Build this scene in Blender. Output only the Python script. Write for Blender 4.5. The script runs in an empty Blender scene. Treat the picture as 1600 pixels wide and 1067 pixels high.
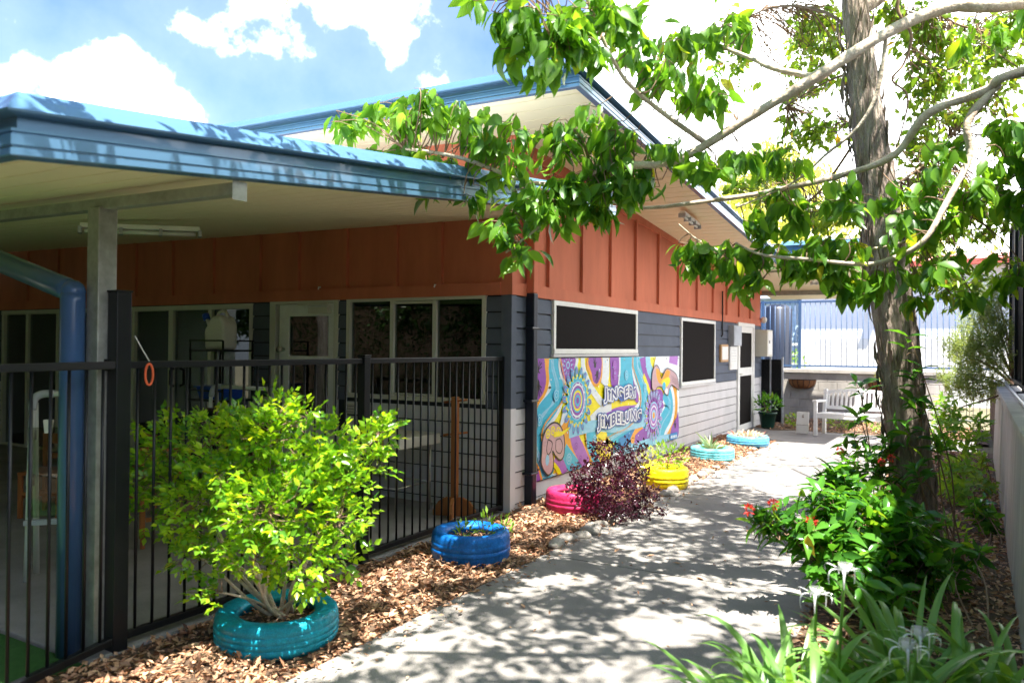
import bpy, math, random
import numpy as np
from mathutils import Vector, Matrix, noise
PI=math.pi
sc=bpy.context.scene; COL=sc.collection
random.seed(7); RNG=np.random.default_rng(11)
# ---------------------------------------------------------------- camera model
FPX=1194.36; CAM=np.array([3.6222,-6.193,1.58]); YAW,PIT,ROL=.5273,.0072,.0091
c_,s_=math.cos(YAW),math.sin(YAW)
_r=np.array([c_,s_,0]);_f=np.array([-s_,c_,0]);_u=np.array([0,0,1.])
CF=_f*math.cos(PIT)+_u*math.sin(PIT);_u2=_u*math.cos(PIT)-_f*math.sin(PIT)
CR=_r*math.cos(ROL)+_u2*math.sin(ROL);CU=_u2*math.cos(ROL)-_r*math.sin(ROL)
def at(u,v,ax,val):
    d=CF+CR*(u-800)/FPX-CU*(v-533.5)/FPX
    t=val if ax=='d' else (val-CAM['xyz'.index(ax)])/d['xyz'.index(ax)]
    return CAM+d*t
def pix(P):
    d=np.asarray(P,float)-CAM; z=d@CF
    return 800+FPX*(d@CR)/z, 533.5-FPX*(d@CU)/z, z
cam=bpy.data.cameras.new('camera'); co=bpy.data.objects.new('camera',cam); COL.objects.link(co)
m=Matrix([[CR[i],CU[i],-CF[i],CAM[i]] for i in range(3)]+[[0,0,0,1]]); co.matrix_world=m
cam.sensor_width=36; cam.lens=FPX/1600*36; cam.clip_end=2000; cam.clip_start=.05
cam.dof.use_dof=True; cam.dof.focus_distance=7.0; cam.dof.aperture_fstop=2.2
sc.camera=co
# ---------------------------------------------------------------- materials
def nt(mat):
    mat.use_nodes=True; t=mat.node_tree; t.nodes.clear(); return t
def nd(t,typ,**k):
    n=t.nodes.new(typ)
    for a,b in k.items():
        if a=='inp':
            for i,v in b.items(): n.inputs[i].default_value=v
        else: setattr(n,a,b)
    return n
def c4(c): return (c[0],c[1],c[2],1)
def M(name,col,rough=.6,var=.18,scale=6,bump=.0,bscale=60,metal=0,stretch=(1,1,1),col2=None,spec=.3,coat=0,speck=0,bd=.02):
    mt=bpy.data.materials.new(name); t=nt(mt)
    out=nd(t,'ShaderNodeOutputMaterial'); p=nd(t,'ShaderNodeBsdfPrincipled')
    p.inputs['Roughness'].default_value=rough; p.inputs['Metallic'].default_value=metal
    p.inputs['Specular IOR Level'].default_value=spec; p.inputs['Coat Weight'].default_value=coat
    geo=nd(t,'ShaderNodeNewGeometry'); mp=nd(t,'ShaderNodeMapping'); mp.inputs['Scale'].default_value=stretch
    t.links.new(geo.outputs['Position'],mp.inputs['Vector'])
    n=nd(t,'ShaderNodeTexNoise'); n.inputs['Scale'].default_value=scale; n.inputs['Detail'].default_value=6; n.inputs['Roughness'].default_value=.65
    t.links.new(mp.outputs[0],n.inputs['Vector'])
    mr=nd(t,'ShaderNodeMapRange'); mr.inputs['From Min'].default_value=.3; mr.inputs['From Max'].default_value=.7
    t.links.new(n.outputs['Fac'],mr.inputs['Value'])
    mx=nd(t,'ShaderNodeMix',data_type='RGBA')
    if col2 is None: col2=tuple(max(0,x*(1-var)) for x in col); cA=tuple(min(1,x*(1+var*.5)) for x in col)
    else: cA=col
    mx.inputs[6].default_value=c4(cA); mx.inputs[7].default_value=c4(col2)
    t.links.new(mr.outputs[0],mx.inputs[0]); last=mx.outputs[2]
    if speck:
        n2=nd(t,'ShaderNodeTexNoise'); n2.inputs['Scale'].default_value=160; n2.inputs['Detail'].default_value=2
        t.links.new(mp.outputs[0],n2.inputs['Vector'])
        r2=nd(t,'ShaderNodeMapRange'); r2.inputs['From Min'].default_value=.35; r2.inputs['From Max'].default_value=.65
        r2.inputs['To Min'].default_value=1-speck; r2.inputs['To Max'].default_value=1+speck*.5
        t.links.new(n2.outputs['Fac'],r2.inputs['Value'])
        vm=nd(t,'ShaderNodeVectorMath',operation='SCALE'); t.links.new(last,vm.inputs[0]); t.links.new(r2.outputs[0],vm.inputs['Scale']); last=vm.outputs[0]
    t.links.new(last,p.inputs['Base Color'])
    if bump:
        b=nd(t,'ShaderNodeBump'); b.inputs['Strength'].default_value=bump; b.inputs['Distance'].default_value=bd
        nb=nd(t,'ShaderNodeTexNoise'); nb.inputs['Scale'].default_value=bscale; nb.inputs['Detail'].default_value=5
        t.links.new(mp.outputs[0],nb.inputs['Vector']); t.links.new(nb.outputs['Fac'],b.inputs['Height']); t.links.new(b.outputs[0],p.inputs['Normal'])
    t.links.new(p.outputs[0],out.inputs[0]); return mt
def leafmat(name,a,b,trans=.45,rough=.38,tcol=None,spec=.5,c=None,cfrac=.04):
    mt=bpy.data.materials.new(name); t=nt(mt); out=nd(t,'ShaderNodeOutputMaterial')
    geo=nd(t,'ShaderNodeNewGeometry'); r=nd(t,'ShaderNodeValToRGB')
    r.color_ramp.elements[0].color=c4(a); r.color_ramp.elements[1].color=c4(b)
    if c: e=r.color_ramp.elements.new(1-cfrac); e.color=c4(b); r.color_ramp.elements[-1].color=c4(c); 
    t.links.new(geo.outputs['Random Per Island'],r.inputs[0])
    p=nd(t,'ShaderNodeBsdfPrincipled'); p.inputs['Roughness'].default_value=rough; p.inputs['Specular IOR Level'].default_value=spec
    t.links.new(r.outputs[0],p.inputs['Base Color'])
    tr=nd(t,'ShaderNodeBsdfTranslucent'); mx=nd(t,'ShaderNodeMix',data_type='RGBA',blend_type='MULTIPLY'); mx.inputs[0].default_value=1
    t.links.new(r.outputs[0],mx.inputs[6]); mx.inputs[7].default_value=c4(tcol or (2.6,2.2,.8)); mx.clamp_result=False
    t.links.new(mx.outputs[2],tr.inputs['Color'])
    ms=nd(t,'ShaderNodeMixShader'); ms.inputs[0].default_value=trans
    t.links.new(p.outputs[0],ms.inputs[1]); t.links.new(tr.outputs[0],ms.inputs[2]); t.links.new(ms.outputs[0],out.inputs[0]); return mt
def glassmat(name,tint,refl):
    mt=bpy.data.materials.new(name); t=nt(mt); out=nd(t,'ShaderNodeOutputMaterial')
    tr=nd(t,'ShaderNodeBsdfTransparent'); tr.inputs[0].default_value=c4(tint)
    gl=nd(t,'ShaderNodeBsdfGlossy'); gl.inputs['Roughness'].default_value=.015; gl.inputs[0].default_value=(.9,.95,.95,1)
    fr=nd(t,'ShaderNodeFresnel'); fr.inputs[0].default_value=refl
    ms=nd(t,'ShaderNodeMixShader'); t.links.new(fr.outputs[0],ms.inputs[0]); t.links.new(tr.outputs[0],ms.inputs[1]); t.links.new(gl.outputs[0],ms.inputs[2])
    t.links.new(ms.outputs[0],out.inputs[0]); return mt
X={}
X['soil']=M('soil',(.06,.038,.024),.95,scale=9,bump=.9,bscale=35,col2=(.13,.085,.055))
X['ground']=M('ground',(.10,.09,.05),.95,scale=.5,col2=(.16,.14,.08))
X['conc']=M('path_concrete',(.30,.28,.255),.9,scale=1.3,bump=.35,bscale=90,col2=(.19,.178,.165),speck=.25)
X['conc_old']=M('weathered_block',(.56,.52,.46),.9,scale=2.2,bump=.3,bscale=50,col2=(.3,.28,.25),stretch=(1,1,.45),speck=.1)
X['conc_streak']=M('streaked_concrete',(.52,.50,.45),.9,scale=5,bump=.5,bscale=18,col2=(.30,.28,.24),stretch=(1.4,1.4,.16),speck=.12)
X['slab']=M('veranda_slab',(.27,.255,.245),.8,scale=2,col2=(.17,.16,.155),bump=.15,speck=.12)
X['turf']=M('turf',(.04,.13,.025),.9,scale=40,col2=(.02,.08,.015),bump=.8,bscale=200)
X['cream']=M('cream_soffit',(.82,.73,.50),.45,var=.04,scale=2)
X['fascia']=M('blue_steel',(.085,.185,.30),.25,var=.08,scale=3,metal=.15,coat=.3)
X['roof']=M('roof_sheet',(.55,.6,.65),.4,var=.05)
X['orange']=M('terracotta_paint',(.57,.175,.100),.7,var=.20,scale=2.2,stretch=(1,1,.25),spec=.12,bump=.05)
X['grey']=M('grey_paint',(.60,.585,.59),.7,var=.12,scale=3,spec=.15,stretch=(1,1,.5),bump=.08,bscale=30)
X['navy']=M('blue_grey_paint',(.108,.124,.162),.7,var=.16,scale=3,spec=.15,bump=.08,bscale=30)
X['dnavy']=M('dark_navy_paint',(.012,.016,.028),.35,var=.1)
X['white']=M('white_paint',(.78,.77,.74),.5,var=.08,scale=12,bump=.05)
X['alu']=M('cream_aluminium',(.62,.61,.52),.35,var=.05,metal=.1)
X['black']=M('black_powdercoat',(.008,.009,.011),.38,var=.2)
X['screen']=M('black_screen',(.008,.006,.006),.8,var=.3,scale=200,spec=.1)
X['galv']=M('galvanised_steel',(.36,.37,.33),.5,scale=14,col2=(.22,.23,.20),metal=.45,bump=.05)
X['blue']=M('blue_paint_pipe',(.035,.085,.19),.3,var=.12,coat=.3)
X['fblue']=M('blue_fence',(.05,.10,.20),.4,var=.1)
X['pvc']=M('pvc',(.62,.64,.58),.35,var=.06)
X['pvcg']=M('pvc_fitting',(.38,.40,.42),.4,var=.06)
X['wood']=M('orange_wood',(.42,.16,.05),.5,scale=7,col2=(.26,.09,.03),stretch=(3,3,.5))
X['wood2']=M('pale_wood',(.55,.33,.15),.5,scale=7,col2=(.40,.22,.1),stretch=(3,3,.5))
X['steel']=M('steel',(.55,.52,.45),.3,metal=.8)
X['acr']=glassmat('clear_acrylic',(.75,.78,.7),1.4)
X['glass']=glassmat('window_glass',(.40,.44,.42),1.9)
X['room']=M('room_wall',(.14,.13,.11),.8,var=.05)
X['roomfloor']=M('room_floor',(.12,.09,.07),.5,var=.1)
X['leafl']=leafmat('litter',(.23,.095,.042),(.66,.41,.25),trans=.1,rough=.75,tcol=(1.2,1,.7),c=(.10,.04,.025),cfrac=.22)
X['bark']=M('bark',(.66,.54,.45),.95,scale=9,bump=.8,bscale=26,col2=(.20,.14,.11),stretch=(2.8,2.8,.34),speck=.3,bd=.06)
X['pbark']=M('pale_bark',(.72,.62,.49),.8,scale=11,bump=.5,bscale=40,col2=(.46,.35,.25),speck=.2)
X['twig']=M('twig',(.30,.20,.13),.8,scale=20,col2=(.18,.11,.07))
X['leaf']=leafmat('broad_leaf',(.045,.14,.018),(.16,.33,.035),trans=.52,rough=.36,c=(.30,.30,.03),cfrac=.03)
X['leaf2']=leafmat('tree_leaf',(.08,.18,.025),(.22,.34,.05),trans=.5,c=(.35,.2,.04),cfrac=.05)
X['bush']=leafmat('bush_leaf',(.05,.19,.015),(.28,.48,.025),trans=.42,rough=.28,c=(.42,.5,.03),cfrac=.12)
X['ylw']=leafmat('sunny_leaf',(.30,.37,.07),(.50,.54,.16),trans=.5)
X['purple']=leafmat('maroon_leaf',(.03,.007,.016),(.075,.014,.032),trans=.12,rough=.25,tcol=(3.0,.5,1.0),spec=.8)
X['ixora']=leafmat('glossy_leaf',(.025,.10,.016),(.09,.26,.03),trans=.38,rough=.2,c=(.22,.34,.03),cfrac=.12)
X['strap']=leafmat('strap_leaf',(.08,.21,.045),(.22,.40,.09),trans=.35,rough=.35)
X['rosem']=leafmat('needle_leaf',(.16,.24,.09),(.34,.42,.16),trans=.35)
X['shrubg']=leafmat('fresh_leaf',(.10,.24,.03),(.25,.42,.05),trans=.45)
X['hedge']=leafmat('hedge_leaf',(.02,.06,.012),(.06,.13,.02),trans=.2)
X['rhoeo']=leafmat('cream_leaf',(.45,.40,.22),(.75,.68,.45),trans=.2,c=(.55,.12,.12),cfrac=.4,tcol=(1.2,1.1,.9))
X['aloe']=leafmat('aloe_leaf',(.22,.30,.14),(.40,.46,.24),trans=.15,tcol=(1.2,1.2,.8))
X['red']=leafmat('red_petal',(.65,.03,.03),(.85,.12,.08),trans=.3,tcol=(1.3,1,1))
X['petal']=leafmat('white_petal',(.82,.82,.84),(.9,.9,.9),trans=.3,tcol=(1,1,1))
X['rock']=M('river_stone',(.42,.38,.33),.7,scale=14,col2=(.22,.20,.18),bump=.3)
X['brick']=M('red_paint',(.55,.12,.09),.6)
X['wbuild']=M('white_wall',(.82,.83,.86),.7,var=.03,scale=1)
X['green']=M('green_pot',(.012,.05,.035),.35)
X['coir']=M('coir',(.35,.16,.06),.9,scale=30,col2=(.15,.06,.03),bump=.5)
X['beige']=M('beige_box',(.60,.57,.48),.45,var=.04)
X['metalgrey']=M('grey_box',(.40,.42,.45),.4,metal=.4)
X['jug']=M('milky_plastic',(.72,.70,.62),.35,var=.04)
X['bluep']=M('blue_plastic',(.02,.08,.45),.3)
X['orangerope']=M('orange_rope',(.75,.14,.05),.7)
# ---------------------------------------------------------------- object helpers
ORG={}
def tag(o,label=None,cat=None,group=None,kind=None):
    if label:o['label']=label
    if cat:o['category']=cat
    if group:o['group']=group
    if kind:o['kind']=kind
    return o
def thing(name,loc,label,cat,group=None):
    o=bpy.data.objects.new(name,None); o.empty_display_size=.1; COL.objects.link(o); o.location=Vector([float(a) for a in loc]); ORG[o.name]=Vector(o.location)
    return tag(o,label,cat,group)
def finish(name,me,mats,parent):
    for mm in mats: me.materials.append(X[mm] if isinstance(mm,str) else mm)
    o=bpy.data.objects.new(name,me); COL.objects.link(o)
    if parent is not None: o.parent=parent; ORG[o.name]=ORG[parent.name]
    else: ORG[o.name]=Vector((0,0,0))
    return o
class MB:
    def __init__(s,xf=None): s.v=[];s.f=[];s.mi=[];s.m=0;s.xf=xf;s.sm=[];s.smooth=False
    def add(s,vs,fs,smooth=None):
        k=len(s.v)
        for p in vs:
            p=Vector([float(a) for a in p]); s.v.append(s.xf@p if s.xf else p)
        for f in fs: s.f.append([i+k for i in f]); s.mi.append(s.m); s.sm.append(s.smooth if smooth is None else smooth)
        return s
    def box(s,x0,x1,y0,y1,z0,z1):
        return s.add([(x,y,z) for z in (z0,z1) for y in (y0,y1) for x in (x0,x1)],[(0,2,3,1),(4,5,7,6),(0,1,5,4),(2,6,7,3),(0,4,6,2),(1,3,7,5)])
    def bar(s,a,b,w,h,up=(0,0,1)):
        a=Vector([float(q) for q in a]);b=Vector([float(q) for q in b]);d=(b-a).normalized();upv=Vector(up)
        if abs(d.dot(upv))>.98: upv=Vector((1,0,0))
        r=d.cross(upv).normalized();u=r.cross(d)
        vs=[p+r*(sx*w/2)+u*(sz*h/2) for p in (a,b) for sz in (-1,1) for sx in (-1,1)]
        return s.add(vs,[(0,2,3,1),(4,5,7,6),(0,1,5,4),(2,6,7,3),(0,4,6,2),(1,3,7,5)])
    def quad(s,*p): return s.add(p,[tuple(range(len(p)))])
    def prism(s,pts,vec):
        n=len(pts);v=Vector(vec);P=[Vector([float(q) for q in p]) for p in pts]
        return s.add(P+[p+v for p in P],[tuple(range(n))[::-1],tuple(range(n,2*n))]+[(i,(i+1)%n,(i+1)%n+n,i+n) for i in range(n)])
    def tube(s,pts,rad,n=8,rf=None,cap=True):
        P=[Vector([float(q) for q in p]) for p in pts]
        if not hasattr(rad,'__len__'): rad=[rad]*len(P)
        T=[(P[min(i+1,len(P)-1)]-P[max(i-1,0)]).normalized() for i in range(len(P))]
        a=Vector((0,0,1)) if abs(T[0].z)<.9 else Vector((1,0,0))
        N=(a-T[0]*a.dot(T[0])).normalized(); vs=[]
        for i,p in enumerate(P):
            N=(N-T[i]*N.dot(T[i])).normalized(); B=T[i].cross(N)
            for k in range(n):
                an=2*PI*k/n; r=rad[i]*(rf(i,k,p) if rf else 1)
                vs.append(p+(N*math.cos(an)+B*math.sin(an))*r)
        fs=[(i*n+k,i*n+(k+1)%n,(i+1)*n+(k+1)%n,(i+1)*n+k) for i in range(len(P)-1) for k in range(n)]
        if cap: fs+= [tuple(range(n))[::-1],tuple(range((len(P)-1)*n,len(P)*n))]
        return s.add(vs,fs,True)
    def lathe(s,prof,c,n=40,closed=False,rf=None):
        c=Vector([float(q) for q in c]);vs=[];m=len(prof)
        for k in range(n):
            an=2*PI*k/n
            for j,(r,z) in enumerate(prof):
                rr=r*(rf(an,j) if rf else 1); vs.append(c+Vector((math.cos(an)*rr,math.sin(an)*rr,z)))
        fs=[]
        for k in range(n):
            for j in range(m if closed else m-1):
                j2=(j+1)%m; k2=(k+1)%n; fs.append((k*m+j,k2*m+j,k2*m+j2,k*m+j2))
        return s.add(vs,fs,True)
    def ball(s,c,r,seg=10,rf=None):
        vs=[];c=Vector([float(q) for q in c])
        if not hasattr(r,'__len__'): r=(r,r,r)
        for i in range(seg+1):
            th=PI*i/seg
            for k in range(seg*2):
                ph=PI*k/seg; d=Vector((math.sin(th)*math.cos(ph),math.sin(th)*math.sin(ph),math.cos(th))); q=rf(d) if rf else 1
                vs.append(c+Vector((d.x*r[0],d.y*r[1],d.z*r[2]))*q)
        n=seg*2; fs=[(i*n+k,(i+1)*n+k,(i+1)*n+(k+1)%n,i*n+(k+1)%n) for i in range(seg) for k in range(n)]
        return s.add(vs,fs,True)
    def build(s,name,mats,parent=None,bevel=0,subs=0):
        org=ORG[parent.name] if parent is not None else Vector((0,0,0))
        me=bpy.data.meshes.new(name); me.from_pydata([tuple(v-org) for v in s.v],[],s.f)
        me.polygons.foreach_set('material_index',s.mi); me.polygons.foreach_set('use_smooth',s.sm); me.update()
        o=finish(name,me,mats if isinstance(mats,(list,tuple)) else [mats],parent)
        if bevel:
            b=o.modifiers.new('bevel','BEVEL'); b.width=bevel; b.segments=2; b.limit_method='ANGLE'
        return o
def solo(o,loc):   # give a top-level mesh its own origin
    L=Vector([float(q) for q in loc]); o.data.transform(Matrix.Translation(-L)); o.location=L; ORG[o.name]=L; return o
def smoothpath(pts,n=6):
    P=[Vector([float(q) for q in p]) for p in pts]; out=[]
    for i in range(len(P)-1):
        p0=P[max(i-1,0)];p1=P[i];p2=P[i+1];p3=P[min(i+2,len(P)-1)]
        for k in range(n):
            t=k/n; out.append(.5*((2*p1)+(p2-p0)*t+(2*p0-5*p1+4*p2-p3)*t*t+(3*p1-p0-3*p2+p3)*t**3))
    out.append(P[-1]); return out
def lerpr(a,b,n): return [a+(b-a)*i/(n-1) for i in range(n)]
# leaf templates: (t along, s across, h up)
T_BIG=([(0,0,0),(.22,0,.0),(.22,.38,.06),(.22,-.38,.06),(.5,0,-.03),(.5,.5,.05),(.5,-.5,.05),(.8,0,-.12),(.8,.27,-.07),(.8,-.27,-.07),(1.05,0,-.26)],
 [(0,1,2),(0,3,1),(1,4,5,2),(1,3,6,4),(4,7,8,5),(4,6,9,7),(7,10,8),(7,9,10)])
T_SM=([(0,0,0),(.45,.5,.1),(.5,0,-.02),(.45,-.5,.1),(1,0,-.08)],[(0,2,1),(0,3,2),(1,2,4),(2,3,4)])
T_CHIP=([(0,0,0),(.4,.5,.16),(.5,0,.0),(.45,-.45,.12),(1,.1,.14)],[(0,2,1),(0,3,2),(1,2,4),(2,3,4)])
def nrm(a): return a/np.maximum(np.linalg.norm(a,axis=1,keepdims=True),1e-9)
def leaves(name,P,D,N,L,W,tm,mat,parent,smooth=False):
    tv=np.array(tm[0],float); k=len(tv); n=len(P)
    D=nrm(D); N=nrm(N-D*np.sum(N*D,axis=1,keepdims=True)); A=np.cross(N,D)
    L=np.broadcast_to(L,(n,)).reshape(n,1,1); W=np.broadcast_to(W,(n,)).reshape(n,1,1)
    V=P[:,None,:]+D[:,None,:]*tv[None,:,0:1]*L+A[:,None,:]*tv[None,:,1:2]*W+N[:,None,:]*tv[None,:,2:3]*L
    V=V.reshape(-1,3)
    if parent is not None: V=V-np.array(ORG[parent.name])
    fl=[];ls=[];lt=[]
    tot=[len(f) for f in tm[1]]; flat=np.concatenate([np.array(f) for f in tm[1]])
    idx=(np.arange(n)[:,None]*k+flat[None,:]).reshape(-1)
    totals=np.tile(tot,n); starts=np.concatenate([[0],np.cumsum(totals)[:-1]])
    me=bpy.data.meshes.new(name); me.vertices.add(len(V)); me.vertices.foreach_set('co',V.reshape(-1).astype(np.float32))
    me.loops.add(len(idx)); me.loops.foreach_set('vertex_index',idx.astype(np.int32))
    me.polygons.add(len(totals)); me.polygons.foreach_set('loop_start',starts.astype(np.int32)); me.polygons.foreach_set('loop_total',totals.astype(np.int32))
    if smooth: me.polygons.foreach_set('use_smooth',np.ones(len(totals),bool))
    me.update(calc_edges=True); me.validate()
    return finish(name,me,[mat],parent)
def rnd(n,s=1.): return RNG.normal(size=(n,3))*s
def insph(n):
    v=nrm(RNG.normal(size=(n,3))); return v*(RNG.random((n,1))**(1/3))
def shell(n,lo=.45):
    v=nrm(RNG.normal(size=(n,3))); return v*(lo+(1-lo)*RNG.random((n,1))**.6)
def droop_clusters(centers,per,tw=.16,L=(.07,.12),wr=.42,down=1.0):
    """sprays of hanging leaves round each cluster centre; also returns twig segments"""
    P=[];D=[];N=[];TW=[]
    for c in centers:
        k=max(3,int(RNG.normal(per,per*.2))); ax=nrm(RNG.normal(size=(1,3))*np.array([[1,1,.35]]))[0]; ax[2]=ax[2]*.5-.15
        a=np.array(c)-ax*tw*.6; TW.append((a,np.array(c)+ax*tw))
        t=RNG.random((k,1)); p=a+ax*tw*1.7*t+RNG.normal(size=(k,3))*.018
        d=RNG.normal(size=(k,3))*.45+ax*.5+np.array([0,0,-down]); P.append(p);D.append(d);N.append(RNG.normal(size=(k,3))*.8+np.array([0,0,.6]))
    P=np.concatenate(P);D=np.concatenate(D);N=np.concatenate(N);n=len(P)
    Ls=RNG.uniform(L[0],L[1],n); return P,D,N,Ls,Ls*wr*RNG.uniform(.8,1.2,n),TW
def blob_centers(blobs,spread=.7):
    """blobs: (world centre, radius, count)"""
    out=[]
    for c,r,n in blobs:
        out.append(np.array(c)+insph(n)*r*np.array([[1,1,spread]]))
    return np.concatenate(out)
def ppx(u,v,d,rpx,n): return (at(u,v,'d',d),rpx*d/FPX,n)
# ---------------------------------------------------------------- setting
def struct(o): return tag(o,kind='structure')
b=MB(); b.box(-60,60,-50,90,-.3,-.07); struct(b.build('ground','ground'))
b=MB()
ys=[-8.38,-6.97,-3.98,-1.0,2.0,5.0,7.48]
for i in range(len(ys)-1):
    b.box(.90+(.02 if i>3 else 0),2.86,ys[i]+.009,ys[i+1]-.009,-.12,0)
struct(b.build('path','conc',bevel=.006))
b=MB(); b.prism([(.0,7.95,-.12),(1.0,7.6,-.12),(1.1,7.49,-.12),(3.9,7.49,-.12),(3.9,9.5,-.12),(.9,9.5,-.12),(.5,9.3,-.12),(0.0,9.85,-.12)],(0,0,.118)); struct(b.build('patio','slab',bevel=.006))
b=MB(); b.box(-11,-.03,-3.99,0,-.15,.03); struct(b.build('veranda_floor','slab',bevel=.01))
b=MB(); b.box(-11,-.0,-9,-4.0,-.12,.012); struct(b.build('lawn','turf'))
def bed(name,x0,x1,y0,y1,zf,st=.08):
    nx=int((x1-x0)/st)+1; ny=int((y1-y0)/st)+1; vs=[];fs=[]
    for j in range(ny+1):
        for i in range(nx+1):
            x=x0+(x1-x0)*i/nx; y=y0+(y1-y0)*j/ny; vs.append((x,y,zf(x,y)))
    for j in range(ny):
        for i in range(nx): k=j*(nx+1)+i; fs.append((k,k+1,k+nx+2,k+nx+1))
    b=MB(); b.add(vs,fs,True); return struct(b.build(name,'soil'))
def zl(x,y):
    e=min(1,(.9-x)/.25); return -.02+.035*max(0,e)+.02*noise.noise((x*3,y*3,0))+(.03 if x<.18 and y>0 else 0)
def zr(x,y): return -.02+.05*min(1,max(0,(x-2.86)/.4))+.03*noise.noise((x*2,y*2,5))
bed('planting_bed_left',-.02,.90,-9,7.9,zl); bed('planting_bed_right',2.86,4.1,-9,7.5,zr)
bed('planting_bed_back',-.3,4.1,9.3,12.25,lambda x,y:-.02+.03*noise.noise((x*2,y*2,9)),.15)
def litter(name,area,n,zf,lab,L=(.022,.065)):
    n=int(n*1.25)
    x0,x1,y0,y1=area; x=RNG.uniform(x0,x1,n); 
    y=y0+(y1-y0)*RNG.random(n); z=np.array([zf(a,b_) for a,b_ in zip(x,y)])+RNG.uniform(.002,.03,n)
    D=RNG.normal(size=(n,3))*np.array([[1,1,.28]]); N=RNG.normal(size=(n,3))*.35+np.array([0,0,1])
    Ls=RNG.uniform(L[0],L[1],n)
    o=leaves(name,np.stack([x,y,z],1),D,N,Ls,Ls*RNG.uniform(.35,.6,n),T_CHIP,'leafl',None); tag(o,lab,'leaf litter',kind='stuff')
litter('leaf_litter',(.0,.93,-6,0,),7500,zl,'orange brown dry leaf litter in the bed between fence and path')
litter('leaf_litter',(.02,.95,0,7.5),6500,zl,'dry leaf litter in the bed along the cladded side wall')
litter('leaf_litter',(2.84,4.0,-5,7.3),9000,zr,'brown leaf litter in the shady bed along the right retaining wall')
litter('leaf_litter',(.1,3.9,9.5,12.2),2500,lambda x,y:.0,'dry leaf litter behind the white bench')
litter('leaf_litter',(.86,1.12,-5,7.4),420,lambda x,y:.0,'dry leaf scraps spilled onto the left edge of the path',(.015,.05))
litter('leaf_litter',(1.1,2.9,-5,7.4),150,lambda x,y:.0,'dry leaf scraps scattered over the path',(.01,.04))
litter('leaf_litter',(.0,.93,-6,7.4),9000,zl,'fine dark leaf crumbs between the larger litter',(.008,.025))
# ---------------------------------------------------------------- building
B=thing('school_building',(-4,3,0),'single storey school building with terracotta upper panels, grey boards and blue steel roof edges','building')
def zM(x,y):   # main soffit
    k=min(1,max(0,x/1.1)); sl=-.065-.015*k-(.0 if x<0 else 0)
    return 3.57+sl*y-.017*x
def zV(x,y): return 2.80+.114*y-.017*x
def boards(b,wall,a0,a1,z0,z1,n):
    h=(z1-z0)/n
    for i in range(n):
        zz=z0+i*h
        pr_=[(0,zz+.0005),(.022,zz+.0005),(.022,zz+.005),(.012,zz+h-.014),(0,zz+h-.014)]
        if wall=='S': b.prism([(o,a0,z) for o,z in pr_],(0,a1-a0,0))
        else: b.prism([(a0,-o,z) for o,z in pr_],(a1-a0,0,0))
def wb(b,wall,a0,a1,z0,z1,o0,o1):
    if wall=='S': b.box(o0,o1,a0,a1,z0,z1)
    else: b.box(a0,a1,-o1,-o0,z0,z1)
# structural core walls
b=MB()
b.box(-.1,-.002,.12,10.5,-.1,2.9)                       # side wall core
for a0,a1,z0,z1 in ((-9.6,-9.0,-.1,2.9),(-9.0,-3.47,2.06,2.9),(-3.47,-3.18,-.1,2.9),(-3.18,-2.14,2.085,2.9),(-2.14,-2.02,-.1,2.9),(-2.02,-.26,-.1,1.03),(-2.02,-.26,2.08,2.9),(-.26,-.0021,-.1,2.9)):
    b.box(a0,a1,.002,.12,z0,z1)
b.build('wall_core','dnavy',B)
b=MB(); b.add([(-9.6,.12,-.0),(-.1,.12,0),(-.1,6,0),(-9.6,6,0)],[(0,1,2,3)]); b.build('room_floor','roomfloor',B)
b=MB(); b.box(-10.5,-10.3,-5.4,6,-.1,2.7); o=b.build('added_shade_wall','grey',B)  # unseen wall added past the veranda end to cut its fill light
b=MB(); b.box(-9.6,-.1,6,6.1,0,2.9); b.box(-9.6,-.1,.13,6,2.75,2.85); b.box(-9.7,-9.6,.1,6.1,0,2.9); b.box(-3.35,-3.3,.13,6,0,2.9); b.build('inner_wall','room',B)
b=MB()
for i in range(9): b.box(-9.2+i*.6,-8.9+i*.6,4.4,4.9,.0,.9+.5*random.random())
b.build('classroom_shelves','wood2',B)
b=MB(); b.box(-2.8,-1.2,3.2,3.9,.7,.75); b.box(-2.78,-2.7,3.25,3.85,0,.7); b.box(-1.3,-1.22,3.25,3.85,0,.7); b.build('classroom_table','wood2',B)
# lower grey boards
for w_,a0,a1 in (('S',.07,8.46),('S',9.80,10.45),('L',-2.02,-.09),('L',-3.47,-3.18),('L',-9.6,-9.0)): b=MB(); boards(b,w_,a0,a1,-.05,1.0,7); b.build('weatherboard_cladding','grey',B)
for a0,a1,z0,z1,n in ((.07,.81,1.0,2.07,7),(.81,3.19,1.0,1.51,3),(3.19,5.02,1.0,2.07,7),(6.89,8.46,1.0,2.07,7),(9.80,10.45,1.0,2.07,7)): b=MB(); boards(b,'S',a0,a1,z0,z1,n); o=b.build('weatherboard_cladding','navy',B); o['label']='dark blue grey upper boards'
for a0,a1 in ((-.26,-.09),(-2.14,-2.02),(-3.47,-3.18),(-9.6,-9.0)): b=MB(); boards(b,'L',a0,a1,1.0,2.07,7); o=b.build('weatherboard_cladding','navy',B); o['label']='dark blue grey upper boards'
for z0,z1,mm_ in ((-.05,1.0,'grey'),(1.0,2.07,'navy')):
    b=MB(); b.box(-.09,.024,-.024,.07,z0,z1); b.build('corner_trim',mm_,B)
    b=MB(); b.box(-.026,.026,10.45,10.52,z0,z1); b.build('corner_trim',mm_,B)
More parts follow.
